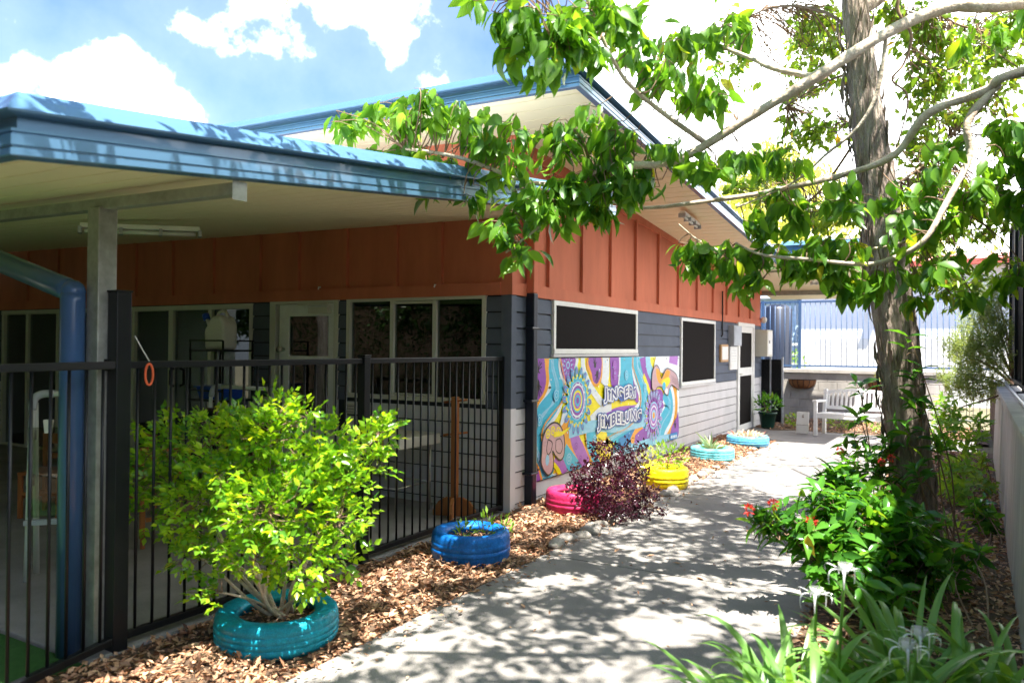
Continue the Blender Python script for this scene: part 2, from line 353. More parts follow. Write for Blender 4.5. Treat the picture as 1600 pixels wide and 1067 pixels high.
# terracotta panels
b=MB()
SB=[.73,1.53,2.34,3.17,4.04,4.92,5.87,6.8,7.7,8.6,9.5]
b.add([(.004,.0,2.07),(.004,10.5,2.07),(.004,10.5,zM(0,10.5)+.02),(.004,0,zM(0,0)+.02),(-.004,.0,2.07),(-.004,10.5,2.07),(-.004,10.5,zM(0,10.5)+.02),(-.004,0,zM(0,0)+.02)],[(0,1,2,3),(4,7,6,5),(0,4,5,1),(1,5,6,2),(2,6,7,3),(3,7,4,0)])
b.box(.0041,.030,.07,10.45,2.07,2.19)
for y in SB: b.box(.0041,.040,y-.025,y+.025,2.19,zM(0,y)-.12)
b.add([(x,y,zM(0,y)+dz) for x in (.0041,.03) for y in (.0,10.5) for dz in (-.14,0)],[(0,1,3,2),(4,6,7,5),(0,2,6,4),(1,5,7,3),(0,4,5,1),(2,3,7,6)])
b.build('terracotta_panel','orange',B)
b=MB()
b.box(-9.6,-.0,-.004,.0015,2.07,zM(-9,0)+.02)
b.box(-9.6,-.09,-.045,-.0041,2.07,2.19)
for x in (-.8,-1.36,-2.04,-2.75,-3.37,-4.18,-4.95,-5.7,-6.66,-7.5,-8.3): b.box(x-.025,x+.025,-.040,-.0041,2.19,2.93)
b.box(-.09,.034,-.034,.07,2.07,3.5)
b.build('terracotta_panel','orange',B)
# fascia extrusion
PROF=[(-.05,0),(0,0),(.004,.004),(.004,.032),(-.003,.036),(-.003,.042),(.004,.046),(.004,.090),(-.003,.094),(-.003,.098),(.004,.102),(.004,.114),(-.02,.118),(-.034,.122),(-.034,.178),(.022,.178),(.028,.186),(.024,.192),(-.004,.24),(-.035,.285),(-.08,.288)]
def fascia(b,A,Bp,out,miterA=0,miterB=0,sc_=.8):
    A=Vector(A);Bp=Vector(Bp);d=(Bp-A).normalized();dh=Vector((d.x,d.y,0)).normalized();o=Vector(out)
    vs=[]
    for P,mt in ((A,miterA),(Bp,miterB)):
        for q,z in PROF: vs.append(P+o*q+dh*(mt*q)+Vector((0,0,z*sc_)))
    n=len(PROF); b.add(vs,[(i,i+1,i+1+n,i+n) for i in range(n-1)])
def soffit(b,x0,x1,y0,y1,zf,pitch=.2,th=.06):
    y=y0
    while y<y1-1e-6:
        ye=min(y+pitch,y1); yg=min(ye,y+pitch-.014)
        b.quad((x0,y,zf(x0,y)),(x0,yg,zf(x0,yg)),(x1,yg,zf(x1,yg)),(x1,y,zf(x1,y)))
        if ye>yg:
            g=.012
            b.quad((x0,yg,zf(x0,yg)),(x0,yg,zf(x0,yg)+g),(x1,yg,zf(x1,yg)+g),(x1,yg,zf(x1,yg)))
            b.quad((x0,yg,zf(x0,yg)+g),(x0,ye,zf(x0,ye)+g),(x1,ye,zf(x1,ye)+g),(x1,yg,zf(x1,yg)+g))
            b.quad((x0,ye,zf(x0,ye)+g),(x0,ye,zf(x0,ye)),(x1,ye,zf(x1,ye)),(x1,ye,zf(x1,ye)+g))
        y=ye
def rooftop(b,x0,x1,y0,y1,zf,h):
    vs=[(x,y,zf(x,y)+dz) for x in (x0,x1) for y in (y0,y1) for dz in (.03,h)]
    b.add(vs,[(0,1,3,2),(4,6,7,5),(0,2,6,4),(1,5,7,3),(0,4,5,1),(2,3,7,6)])
b=MB(); soffit(b,-11,.9,-4.84,.34,zV); soffit(b,-11,0.0,.0,.001,zV); b.build('veranda_soffit','cream',B)
b=MB(); rooftop(b,-11,.84,-4.78,.34,zV,.17); b.build('veranda_roof','roof',B)
b=MB(); fascia(b,(.9,-4.84,zV(.9,-4.84)-.03),(.9,.36,zV(.9,.36)-.03),(1,0,0),-1,0); fascia(b,(.9,-4.84,zV(.9,-4.84)-.03),(-11,-4.84,zV(-11,-4.84)-.03),(0,-1,0),-1,0)
b.build('veranda_fascia','fascia',B)
b=MB(); soffit(b,-11,1.1,-.87,6.75,zM); soffit(b,-11,0,6.75,10.6,zM); b.build('main_soffit','cream',B)
b=MB(); rooftop(b,-11,1.04,-.81,6.8,zM,.17); rooftop(b,-11,0.0,6.8,10.7,zM,.17); b.build('main_roof','roof',B)
b=MB(); fascia(b,(1.1,-.87,zM(1.1,-.87)-.03),(1.1,6.8,zM(1.1,6.8)-.03),(1,0,0),-1,0,.72); fascia(b,(1.1,-.87,zM(1.1,-.87)-.03),(-11,-.87,zM(-11,-.87)-.03),(0,-1,0),-1,0,.78)
b.build('main_fascia','fascia',B)
# window and door assemblies
def frame(b,wall,a0,a1,z0,z1,w,o0,o1):
    wb(b,wall,a0,a1,z1-w,z1,o0,o1); wb(b,wall,a0,a1,z0,z0+w,o0,o1+.006); wb(b,wall,a0,a0+w,z0+w,z1-w,o0,o1-.001); wb(b,wall,a1-w,a1,z0+w,z1-w,o0,o1-.001)
for (a0,a1,z0,z1) in ((.81,3.19,1.515,2.065),(5.02,6.89,1.02,2.05)):
    b=MB(); frame(b,'S',a0,a1,z0,z1,.05,.002,.045); f=b.build('window','white',B,bevel=.003)
    b=MB(); wb(b,'S',a0+.05,a1-.05,z0+.05,z1-.05,.002,.030); b.build('security_screen','screen',f)
    b=MB(); wb(b,'S',a0-.03,a1+.01,z0-.035,z0-.004,.002,.055); b.build('sill','grey',f)
# side door
b=MB(); wb(b,'S',8.46,8.56,0,2.09,.002,.05); wb(b,'S',9.70,9.80,0,2.09,.002,.05); wb(b,'S',8.56,9.70,2.02,2.09,.002,.05)
wb(b,'S',8.56,9.70,.0,.12,.002,.035); wb(b,'S',8.56,9.70,1.06,1.22,.002,.035); wb(b,'S',8.56,9.70,1.9,2.019,.002,.035); wb(b,'S',8.56,8.66,.12,1.9,.002,.034); wb(b,'S',9.62,9.70,.12,1.9,.002,.034)
d=b.build('door','white',B,bevel=.003); d['label']='white side door with two black screen panels'
b=MB(); wb(b,'S',8.66,9.62,.12,1.06,.002,.022); wb(b,'S',8.66,9.62,1.22,1.9,.002,.022); b.build('security_screen','screen',d)
b=MB(); b.tube([(.04,8.6,1.1),(.08,8.6,1.1),(.08,8.68,1.1)],.009,6); b.build('door_handle','steel',d)
# front window (3 panes)
b=MB(); frame(b,'L',-2.02,-.26,1.03,2.085,.045,-.05,.03)
for x in (-1.41,-.87): wb(b,'L',x-.022,x+.022,1.075,2.04,-.04,.02)
wb(b,'L',-1.39,-.89,1.08,1.10,-.04,.015); wb(b,'L',-1.39,-.89,2.01,2.035,-.04,.015)
f=b.build('window','alu',B,bevel=.003)
for a0,a1 in ((-1.975,-1.432),(-1.388,-.892),(-.848,-.305)):
    b=MB(); wb(b,'L',a0,a1,1.075,2.04,-.02,-.014); b.build('pane','glass',f)
# sliding doors
b=MB(); wb(b,'L',-9.0,-3.47,2.0,2.06,-.05,.03); wb(b,'L',-9.0,-3.47,.031,.06,-.05,.03)
ms=[-8.97,-8.3,-7.5,-7.35,-6.62,-6.38,-5.74,-4.95,-4.225,-3.50]
for x in ms: wb(b,'L',x-.03,x+.03,.06,2.0,-.05,.022)
wb(b,'L',-5.02,-4.98,.06,2.0,-.05,.012)
f=b.build('sliding_door','alu',B,bevel=.003)
for i in range(len(ms)-1):
    if ms[i+1]-ms[i]<.3: continue
    b=MB(); wb(b,'L',ms[i]+.03,ms[i+1]-.03,.06,2.0,-.03+.008*(i%2),-.024+.008*(i%2)); b.build('pane','glass',f)
b=MB(); b.tube([(-4.88,-.03,1.05),(-4.88,-.08,1.07),(-4.88,-.08,1.25),(-4.88,-.03,1.27)],.015,8); b.build('door_handle','black',f)
# front door white with glass
b=MB(); wb(b,'L',-3.18,-3.09,.03,2.085,-.05,.03); wb(b,'L',-2.20,-2.14,.03,2.085,-.05,.03); wb(b,'L',-3.09,-2.20,2.04,2.085,-.05,.03); b.build('door_frame','alu',B,bevel=.003)
b=MB()
wb(b,'L',-3.04,-2.89,.04,2.035,-.03,.012); wb(b,'L',-2.29,-2.205,.04,2.035,-.03,.012); wb(b,'L',-2.89,-2.29,1.90,2.035,-.03,.012); wb(b,'L',-2.89,-2.29,1.42,1.46,-.03,.011); wb(b,'L',-2.89,-2.29,.04,.8,-.03,.011)
d=b.build('door','white',B,bevel=.003); d['label']='white front door with a glass panel'
b=MB(); wb(b,'L',-2.89,-2.29,.8,1.42,-.01,-.004); wb(b,'L',-2.89,-2.29,1.46,1.90,-.01,-.004); b.build('pane','glass',d)
b=MB(); b.tube([(-2.965,-.01,1.53),(-2.965,-.07,1.53)],.02,10); b.tube([(-2.965,-.06,1.53),(-2.965,-.10,1.53)],.035,12); b.build('door_handle','steel',d)
b=MB(); b.box(-2.52,-2.24,-.09,-.014,1.925,1.99); b.bar((-2.7,-.06,2.03),(-2.25,-.06,2.035),.02,.02); b.build('door_closer','beige',d)
# veranda post, beam, blue pipe, downpipe
b=MB(); b.box(-.215,-.115,-3.92,-3.82,.03,2.27); b.build('veranda_post','galv',B,bevel=.005)
b=MB(); zb=lambda x:zV(x,-3.86)-.075
b.bar((-6,-3.87,zb(-6)),(.86,-3.87,zb(.86)),.06,.055); b.add([(.861,-3.91,zb(.86)-.05),(.861,-3.83,zb(.86)-.05),(.861,-3.83,zb(.86)+.035),(.861,-3.91,zb(.86)+.035)],[(0,1,2,3)])
b.build('veranda_beam','galv',B,bevel=.004)
b=MB(); e=Vector((-.246,-3.97,1.84)); a=Vector((-.246,-3.97,.0)); q=Vector((-1.35,-3.99,2.14))
b.tube([a,e-Vector((0,0,.05)),e],.058,16); b.tube([e-Vector((0,0,.004)),e+(q-e)*.05,q],.058,16); b.ball(e,.0595,8); b.build('drain_pipe','blue',B)
b=MB(); b.box(.021,.109,.251,.339,2.10,2.9); o=b.build('downpipe','orange',B,bevel=.012); o['label']='terracotta painted upper length of the downpipe'
b=MB(); b.box(.02,.11,.25,.34,.0,2.10)
for z in (.35,1.05,1.75): b.box(.0,.115,.22,.37,z,z+.025)
b.build('downpipe','dnavy',B,bevel=.012)
b=MB(); b.tube([(.035,7.35,2.6),(.035,7.35,1.95),(.045,7.33,1.83),(.05,7.25,1.8)],.014,8); b.build('conduit','black',B)
# patio canopy roof (joined to the building)
def zC(x,y): return 3.17-.092*(y-6.7)-.01*x
b=MB(); soffit(b,.0,2.65,6.75,11.75,zC); b.build('canopy_soffit','cream',B)
b=MB(); rooftop(b,.02,2.59,6.82,11.75,zC,.16); b.build('canopy_roof','roof',B)
b=MB(); fascia(b,(2.65,6.75,zC(2.65,6.75)-.03),(1.14,6.75,zC(1.1,6.75)-.03),(0,-1,0),-1,0,.75); fascia(b,(2.65,6.75,zC(2.65,6.75)-.03),(2.65,11.8,zC(2.65,11.8)-.03),(1,0,0),-1,0,.75); b.build('canopy_fascia','fascia',B)
b=MB(); b.bar((-.05,10.55,zC(0,10.55)-.05),(2.6,10.55,zC(2.6,10.55)-.05),.06,.09); b.build('canopy_beam','galv',B)
# ---- little wall-mounted things
def onwall(name,y0,y1,z0,z1,o0,o1,mat,lab,cat,extra=None):
    t=thing(name,(0,(y0+y1)/2,z0),lab,cat); b=MB(); b.box(o0,o1,y0,y1,z0,z1); b.build('backing',mat,t,bevel=.004)
    if extra: extra(t)
    return t
def nbx(t):
    b=MB(); b.box(.061,.064,7.25,7.65,1.39,1.62); b.build('paper','white',t)
onwall('notice_board',7.21,7.69,1.35,1.66,.02,.06,'wood2','small wood framed notice board with a white sheet beside the wall window','notice board',nbx)
def mbx(t):
    b=MB(); b.box(.131,.136,7.84,8.33,1.67,1.98); b.build('cover','metalgrey',t,bevel=.003)
onwall('control_box',7.8,8.37,1.64,2.01,.02,.13,'metalgrey','grey metal control box on the blue boards left of the side door','electrical box',mbx)
def pbx(t):
    b=MB(); b.box(.051,.054,7.9,8.35,1.24,1.6); b.build('paper','white',t)
    b=MB()
    for k in range(5): b.box(.0541,.0546,7.95,8.3-.05*(k%2),1.55-.05*k,1.556-.05*k)
    b.build('printed_line','metalgrey',t)
onwall('white_board',7.86,8.40,1.2,1.63,.02,.05,'white','white paper board hanging below the grey control box','notice board',pbx)
def ebx(t):
    b=MB(); b.box(.271,.275,10.0,10.42,1.47,1.95); b.build('cabinet_door','white',t,bevel=.003)
    b=MB(); b.box(.2751,.285,10.1,10.13,1.7,1.76); b.build('latch','black',t)
t=thing('meter_box',(.1,10.2,1.43),'cream steel meter box projecting from the wall past the side door','electrical box')
b=MB(); b.box(.02,.27,9.95,10.45,1.43,1.98); b.build('cabinet','beige',t,bevel=.006); ebx(t)
t=thing('security_light',(.1,10.45,2.15),'round white security light at the far wall corner','light'); b=MB(); b.ball((.08,10.48,2.2),.07,8); b.build('lamp_head','white',t); b=MB(); b.tube([(.0,10.47,2.2),(.08,10.48,2.2)],.02,8); b.build('bracket','white',t)
def batten(a,c,lab):
    a=Vector([float(q) for q in a]);c=Vector([float(q) for q in c]); t=thing('fluorescent_light',(a+c)/2,lab,'light',None)
    b=MB(); b.bar(a,c,.07,.035); b.build('light_body','white',t,bevel=.004)
    d=(c-a).normalized()
    b=MB(); b.tube([a+d*.03-Vector((0,0,.04)),c-d*.03-Vector((0,0,.04))],.016,8); b.build('tube','pvc',t)
    for q in (.0,.33,.66,1):
        b=MB(); p=a+(c-a)*q; b.bar(p-d*.012-Vector((0,0,.035)),p+d*.012-Vector((0,0,.035)),.09,.05); b.build('clip','metalgrey',t)
a=at(125,352,'z',2.47); c=at(312,359,'z',2.50); batten(a,c,'rusty bare tube light under the veranda soffit behind the steel post')
a=at(1066,332,'z',3.25); c=at(1090,351,'z',3.2); batten(a,c,'bare tube light under the high main soffit above the terracotta wall')
a=at(1268,440,'z',2.86); c=at(1292,440,'z',2.86); batten(a,c,'small tube light under the patio canopy')
for u,lab in ((501,'white hook on the terracotta strip above the white door'),(682,'white hook on the terracotta strip above the three pane window')):
    p=at(u,449+(501-u)*.02,'y',-.03); b=MB(); b.tube([p,p+np.array([0,-.03,0]),p+np.array([0,-.035,-.025])],.008,6); tag(solo(b.build('hook','white'),p),lab,'hook')
t=thing('wall_vent',(-1.9,-.03,.9),'small beige tap box on the grey wall under the three pane window','vent'); b=MB(); b.box(-2.0,-1.86,-.06,-.02,.86,.97); b.build('cover','beige',t,bevel=.004); b=MB()
for k in range(3): b.box(-1.99,-1.87,-.064,-.0601,.88+.03*k,.885+.03*k)
b.build('slot','black',t)
# ---------------------------------------------------------------- painted banner on the side wall
S0,S1,Z0,Z1=.472,4.935,.256,1.467
def mcol(name,c,r=.28): X[name]=M(name,c,r,var=.12,scale=14,bump=.12,bscale=3,stretch=(1,.6,2.5),spec=.25); return name
MC=[mcol('mural_yellow',(.95,.80,.01)),mcol('mural_white',(.80,.84,.88)),mcol('mural_cyan',(.05,.48,.68)),mcol('mural_purple',(.28,.06,.42)),mcol('mural_orange',(.90,.38,.02)),mcol('mural_black',(.015,.012,.02)),mcol('mural_tan',(.58,.36,.40)),mcol('mural_lilac',(.42,.14,.55)),mcol('mural_paleblue',(.30,.62,.80)),mcol('mural_navy',(.03,.07,.30)),mcol('mural_blue',(.03,.22,.55))]
YE,WH,CY,PU,OR,BK,TN,LI,PB,NV,BL=range(11)
t=thing('mural_banner',(.03,2.7,.256),'colourful painted vinyl banner with swirls, circle motifs and a greeting, fixed to the grey boards','banner')
mb=MB(); LAY=[0]
def sx(): LAY[0]+=1; return .036+.00015*LAY[0]
def cl(y,z): return (min(max(y,S0),S1),min(max(z,Z0),Z1))
def cropA(Xc,Yc):
    p=at(820+Xc/4.444,530+Yc/4.446,'x',.036); return cl(p[1],p[2])
def dens(pts,n=5): return [(p.x,p.y) for p in smoothpath([(a,b_,0) for a,b_ in pts],n)]
def poly(pts,m,conv=True,sm=True):
    P=dens(pts+[pts[0]])[:-1] if sm else pts
    if conv: P=[cropA(*p) for p in P]
    x=sx(); mb.m=m; mb.add([(x,y,z) for y,z in P],[tuple(range(len(P)))])
def ribbon(pts,w,m,conv=True,layers=None):
    P=dens(pts,6)
    if conv: P=[cropA_un(*p) for p in P]
    x=sx(); mb.m=m; vs=[]; n=len(P)
    for i,p in enumerate(P):
        a=P[max(i-1,0)];c=P[min(i+1,n-1)]; dx,dz=c[0]-a[0],c[1]-a[1]; l=math.hypot(dx,dz) or 1; ww=w if not callable(w) else w(i/(n-1))
        for s in (-1,1): q=cl(p[0]-dz/l*ww/2*s,p[1]+dx/l*ww/2*s); vs.append((x,q[0],q[1]))
    mb.add(vs,[(2*i,2*i+1,2*i+3,2*i+2) for i in range(n-1)])
def cropA_un(Xc,Yc):
    p=at(820+Xc/4.444,530+Yc/4.446,'x',.036); return (p[1],p[2])
def ell(cy,cz,ry,rz,m,n=24,rot=0):
    x=sx(); mb.m=m; P=[]
    for k in range(n):
        a=2*PI*k/n; u,v=ry*math.cos(a),rz*math.sin(a); P.append((x,)+cl(cy+u*math.cos(rot)-v*math.sin(rot),cz+u*math.sin(rot)+v*math.cos(rot)))
    mb.add(P,[tuple(range(n))])
def ellg(lst,m):   # several ellipses on one layer
    x=sx(); mb.m=m
    for cy,cz,ry,rz,rot in lst:
        P=[]
        for k in range(14):
            a=2*PI*k/14; u,v=ry*math.cos(a),rz*math.sin(a); P.append((x,)+cl(cy+u*math.cos(rot)-v*math.sin(rot),cz+u*math.sin(rot)+v*math.cos(rot)))
        mb.add(P,[tuple(range(14))])
poly([(58,133),(1058,122),(1053,688),(58,975)],YE,sm=False)
# left river
L1=[(185,110),(200,200),(225,330),(200,430),(130,520),(75,600),(58,690),(95,790),(120,880),(200,960)]
ribbon(L1,.37,WH); ribbon(L1,.27,CY); 
for k in range(5): ribbon([(a+RNG.uniform(-14,14),b_) for a,b_ in L1],.012,PB)
# top-left purple blob
poly([(50,120),(158,120),(165,210),(168,290),(150,370),(105,440),(50,500)],OR); poly([(50,110),(128,120),(140,200),(146,290),(128,370),(90,425),(50,460)],PU)
poly([(50,930),(58,850),(92,872),(112,930),(118,985),(50,990)],OR); poly([(50,940),(58,862),(84,885),(100,935),(104,985),(50,990)],PU)
def hand(Xc,Yc,s,rot,m=BK):
    y,z=cropA_un(Xc,Yc); ca,sa=math.cos(rot),math.sin(rot); F=[]
    def pt(a,b_): return (y+(a*ca-b_*sa)*s,z+(a*sa+b_*ca)*s)
    ellg([(y,z,s*.5,s*.55,rot)],m); x=sx(); mb.m=m
    for ang,L in ((-.75,1.1),(-.35,1.5),(0,1.65),(.35,1.5),(1.15,1.0)):
        d=(math.sin(ang),math.cos(ang)); n=(math.cos(ang),-math.sin(ang)); w=.11
        q=[pt(d[0]*.3+n[0]*w,d[1]*.3+n[1]*w),pt(d[0]*.3-n[0]*w,d[1]*.3-n[1]*w),pt(d[0]*L-n[0]*w*.8,d[1]*L-n[1]*w*.8),pt(d[0]*L+n[0]*w*.8,d[1]*L+n[1]*w*.8)]
        mb.add([(x,)+cl(*p) for p in q],[(0,1,2,3)])
hand(85,215,.07,-.9);hand(88,310,.085,3.5);hand(75,915,.08,-.3)
# top purple roundel
poly([(235,125),(362,125),(358,200),(330,270),(290,315),(250,270),(232,190)],WH);poly([(250,125),(345,125),(343,195),(320,255),(290,295),(262,258),(247,190)],PU)
def flower(cy,cz,R,pet,cols):
    a0=RNG.random()
    for (rad,ln,wd,n,m) in pet:
        ellg([(cy+R*rad*math.cos(2*PI*k/n+a0),cz+R*rad*math.sin(2*PI*k/n+a0),R*ln,R*wd,2*PI*k/n+a0) for k in range(n)],m)
    for r_,m in cols: ell(cy,cz,R*r_,R*r_,m,32)
    
y,z=cropA_un(298,180); flower(y,z,.17,[(.8,.2,.06,16,LI),(.55,.12,.05,12,PB)],[(.42,LI),(.36,PU),(.25,PB),(.15,PU)])
# middle stripes
ribbon([(400,110),(405,200),(440,300),(500,400),(560,470)],.10,WH)
ribbon([(455,640),(540,560),(640,500),(800,480)],.10,LI)
ribbon([(455,560),(520,500),(600,470)],.10,WH)
poly([(432,118),(535,118),(540,240),(520,305),(492,330),(462,305),(448,250),(425,190)],OR)
poly([(442,118),(524,118),(527,235),(512,290),(493,308),(472,288),(462,235),(440,170)],PU); hand(485,180,.06,.2); hand(500,240,.07,3.0)
ribbon([(560,110),(560,230),(548,320)],.20,WH)
poly([(588,118),(652,118),(650,230),(640,320),(600,320),(592,220)],PU)
ribbon([(655,110),(658,200),(650,320)],.05,WH)
poly([(662,118),(745,118),(745,230),(758,330),(660,330),(662,220)],CY)
poly([(745,118),(770,118),(780,260),(790,420),(760,420),(748,260)],PU)
R1=[(792,110),(790,190),(818,280),(842,370),(838,470),(800,560),(740,620),(650,660),(560,720),(500,800),(480,880)]
ribbon([(770,110),(772,220),(795,340),(800,470)],.12,YE)
ribbon(R1,.50,WH); ribbon(R1,.38,CY)
for k in range(5): ribbon([(a+RNG.uniform(-20,20),b_) for a,b_ in R1],.014,PB)
ribbon([(812,110),(830,200),(862,290),(880,380)],.20,PU); ribbon([(850,110),(860,200),(900,280)],.18,PB); ribbon([(900,105),(960,150),(1058,170)],.35,WH); ribbon([(1000,115),(1058,135)],.2,LI)
ribbon([(820,250),(850,330),(878,420)],.08,YE)
# right purple roundel, river and corner
poly([(860,360),(940,330),(975,400),(985,480),(965,560),(930,640),(850,650),(838,480)],YE); poly([(865,365),(935,345),(962,400),(970,480),(952,550),(920,620),(860,640),(845,480)],PU)
R2=[(985,350),(1015,420),(1015,500),(975,580),(945,680),(940,740)]
ribbon(R2,.50,OR); ribbon([(a-12,b_) for a,b_ in R2],.42,WH); ribbon([(a-18,b_) for a,b_ in R2],.30,CY)
for k in range(3): ribbon([(a-18+RNG.uniform(-9,9),b_) for a,b_ in R2],.012,PB)
poly([(1062,500),(1050,540),(1020,600),(1008,660),(1062,670)],PU); hand(1040,600,.07,.2)
# lower bands
ribbon([(245,560),(290,610),(330,690),(360,780),(410,880),(420,960)],.26,WH)
ribbon([(250,600),(275,680),(330,770),(400,860),(420,960)],.36,OR); ribbon([(330,600),(345,700),(385,790),(430,890)],.20,LI)
ribbon([(430,640),(440,720),(460,790),(520,860)],.14,OR)
ribbon([(455,640),(460,720),(500,800),(560,860)],.26,CY)
ribbon([(265,780),(300,830),(345,890),(380,950)],.20,CY)
ribbon([(170,800),(210,840),(235,880),(250,950)],.16,YE); ribbon([(205,810),(245,860),(280,940)],.12,LI)
ribbon([(560,640),(530,700),(540,760),(600,820)],.34,YE)
poly([(650,690),(740,630),(800,615),(760,660),(740,740),(650,770)],BL)
ribbon([(815,610),(770,650),(735,720)],.14,OR); poly([(762,665),(815,620),(870,630),(850,700),(790,745),(755,740)],PU)
ribbon([(640,800),(760,755),(900,710),(1000,690)],.14,PB)
ribbon([(300,645),(480,600),(640,610),(830,570)],.13,PB)
def rings(lst,R_,m1,m2):
    C=[cropA_un(*q) for q in lst]
    for f_,m_ in ((1,m1),(.74,m2),(.52,m1),(.28,m2)): ellg([(cy,cz,R_*f_,R_*f_,0) for cy,cz in C],m_)
rings([(212,390),(95,560),(830,335),(1000,450),(700,250),(300,830),(480,700)],.062,PB,CY)
rings([(618,180),(620,250),(350,740),(380,830),(770,700),(925,420)],.055,LI,PU)
C=[]
for k in range(60):
    q=cropA_un(150+RNG.random()*880,150+RNG.random()*520); C.append((q[0],q[1],.011,.011,0))
ellg(C[:30],WH); ellg(C[30:],PB)
# dotted edges of the bands
for L_ in ([(a+52,b_) for a,b_ in L1],[(a-44,b_) for a,b_ in R1]):
    D_=dens(L_,9); ellg([(*cropA_un(*q),.012,.012,0) for q in D_ if 62<q[0]<1050],OR)
# the two big circle motifs
y,z=cropA_un(358,425); PT=[(.82,.20,.105,18,CY),(.84,.15,.07,18,PU),(.84,.10,.035,18,CY),(.64,.16,.07,18,YE)]
flower(y,z,.37,PT,[(.70,CY),(.58,PB),(.54,PU),(.50,WH),(.44,PU),(.36,CY),(.31,YE),(.24,LI),(.17,CY),(.10,PU)])
ellg([(y+.185*math.cos(k*.449),z+.185*math.sin(k*.449),.013,.013,0) for k in range(14)],WH); ellg([(y+.25*math.cos(k*.35),z+.25*math.sin(k*.35),.014,.014,0) for k in range(18)],YE)
y,z=cropA_un(887,528); flower(y,z,.36,[(.82,.20,.105,18,PB),(.84,.15,.07,18,LI),(.84,.09,.03,18,PB),(.64,.14,.05,18,LI)],[(.52,PB),(.46,LI),(.38,WH),(.32,LI),(.22,PB),(.12,OR)])
# platypus-like animal and winged animal
A1=[(118,905),(104,850),(108,780),(112,710),(128,645),(160,595),(200,577),(236,600),(258,655),(266,720),(262,800),(238,838),(205,812),(182,775),(190,850),(180,915),(150,942)]
poly(A1,TN); ribbon(A1+[A1[0]],.018,BK)
for a,b_,m in ((150,655,YE),(185,635,YE),(222,640,YE)): 
    y,z=cropA_un(a,b_); ell(y,z,.05,.05,m); ell(y,z,.032,.032,TN); ell(y,z,.018,.018,m)
ribbon([(150,700),(140,760),(150,800),(172,770),(178,715),(150,695)],.012,BK); ribbon([(205,700),(205,770),(235,790),(252,740),(235,690),(205,700)],.01,BK)
y,z=cropA_un(145,838); ell(y,z,.04,.055,PB)
ribbon([(190,660),(240,655),(285,625),(300,610)],lambda q:.05*(1-q)+.01,YE)
A2=[(872,290),(880,215),(903,180),(925,205),(940,270),(975,205),(1020,222),(1050,262),(1062,350),(1035,330),(1010,318),(995,345),(985,388),(962,372),(945,335),(915,330),(895,355),(876,345)]
poly(A2,TN); poly([(900,200),(925,215),(940,275),(975,215),(1000,225),(985,270),(950,310),(920,300),(905,255)],OR); poly([(940,290),(985,262),(1000,290),(975,330),(945,320)],YE); ribbon(A2+[A2[0]],.013,BK)
y,z=cropA_un(957,325); ell(y,z,.07,.06,CY); y,z=cropA_un(975,360); ell(y,z,.06,.045,WH)
for k in range(5): ribbon([(1010+k*9,250+k*6),(1020+k*9,300+k*10)],.008,BK)
# logo plate
poly([(998,655),(1050,643),(1050,690),(998,700)],BL,sm=False)
for k in range(4):
    a=1004+k*11; poly([(a,668-k*2),(a+8,666-k*2),(a+8,686-k*2),(a,688-k*2)],WH,sm=False)
o=mb.build('painted_face',MC,t)
b=MB(); b.box(.022,.0361,S0,S1,Z0,Z1); b.build('vinyl_sheet','mural_white',t)
def text(body,s0,s1,z0,z1,off,mat,x,name,parent,skew=0.0,jit=True):
    cu=bpy.data.curves.new('tmp','FONT'); cu.body=body; cu.size=1; cu.offset=off; cu.space_character=1.28; cu.resolution_u=4; cu.fill_mode='FRONT'
    ob=bpy.data.objects.new('tmp',cu); COL.objects.link(ob); bpy.context.view_layer.update()
    dg=bpy.context.evaluated_depsgraph_get(); me=bpy.data.meshes.new_from_object(ob.evaluated_get(dg)); bpy.data.objects.remove(ob)
    V=[v.co.copy() for v in me.vertices]
    if body not in BND: BND[body]=(min(v.x for v in V),max(v.x for v in V),min(v.y for v in V),max(v.y for v in V))
    x0,x1,y0,y1=BND[body]; org=ORG[parent.name]
    for i,v in enumerate(V):
        a=(v.x-x0)/(x1-x0); h=(v.y-y0)/(y1-y0)
        y=s0+(s1-s0)*a; z=z0+(z1-z0)*h+skew*a+.015*math.sin(a*19)
        me.vertices[i].co=Vector((x,y,z))-org
    # keep faces pointing outward
    me.update(); return finish(name,me,[mat],parent)
BND={}
X['txt_blue']=M('lettering_blue',(.03,.12,.42),.3); X['txt_white']=M('lettering_white',(.85,.87,.9),.3); X['txt_navy']=M('lettering_navy',(.04,.06,.26),.3)
xt=.036+.00015*LAY[0]+.001
a0=cropA_un(530,400)[0];a1=cropA_un(764,400)[0];b0=cropA_un(484,560)[0];b1=cropA_un(804,560)[0]
zt=lambda X_,Y_:cropA_un(X_,Y_)[1]
for off,mt,dx in ((.20,'txt_blue',0),(.125,'txt_white',.0004),(.025,'txt_navy',.0008)):
    text('JiNGERi',a0,a1,zt(640,452),zt(640,318),off,mt,xt+dx,'lettering',t)
    text('JiMBELUNG',b0,b1,zt(640,628),zt(640,492),off,mt,xt+dx+.0002,'lettering',t)
for o in [c for c in t.children if c.name.startswith('lettering')]: o['label']='greeting in white outlined letters reading JINGERI JIMBELUNG' if 'navy' in o.data.materials[0].name else 'halo round the greeting letters'
b=MB()
for y in [S0+.1+i*.53 for i in range(9)]:
    for z in (Z0+.03,Z1-.03): b.ball((xt+.002,y,z),.008,4)
b.build('fixing_screws','steel',t)
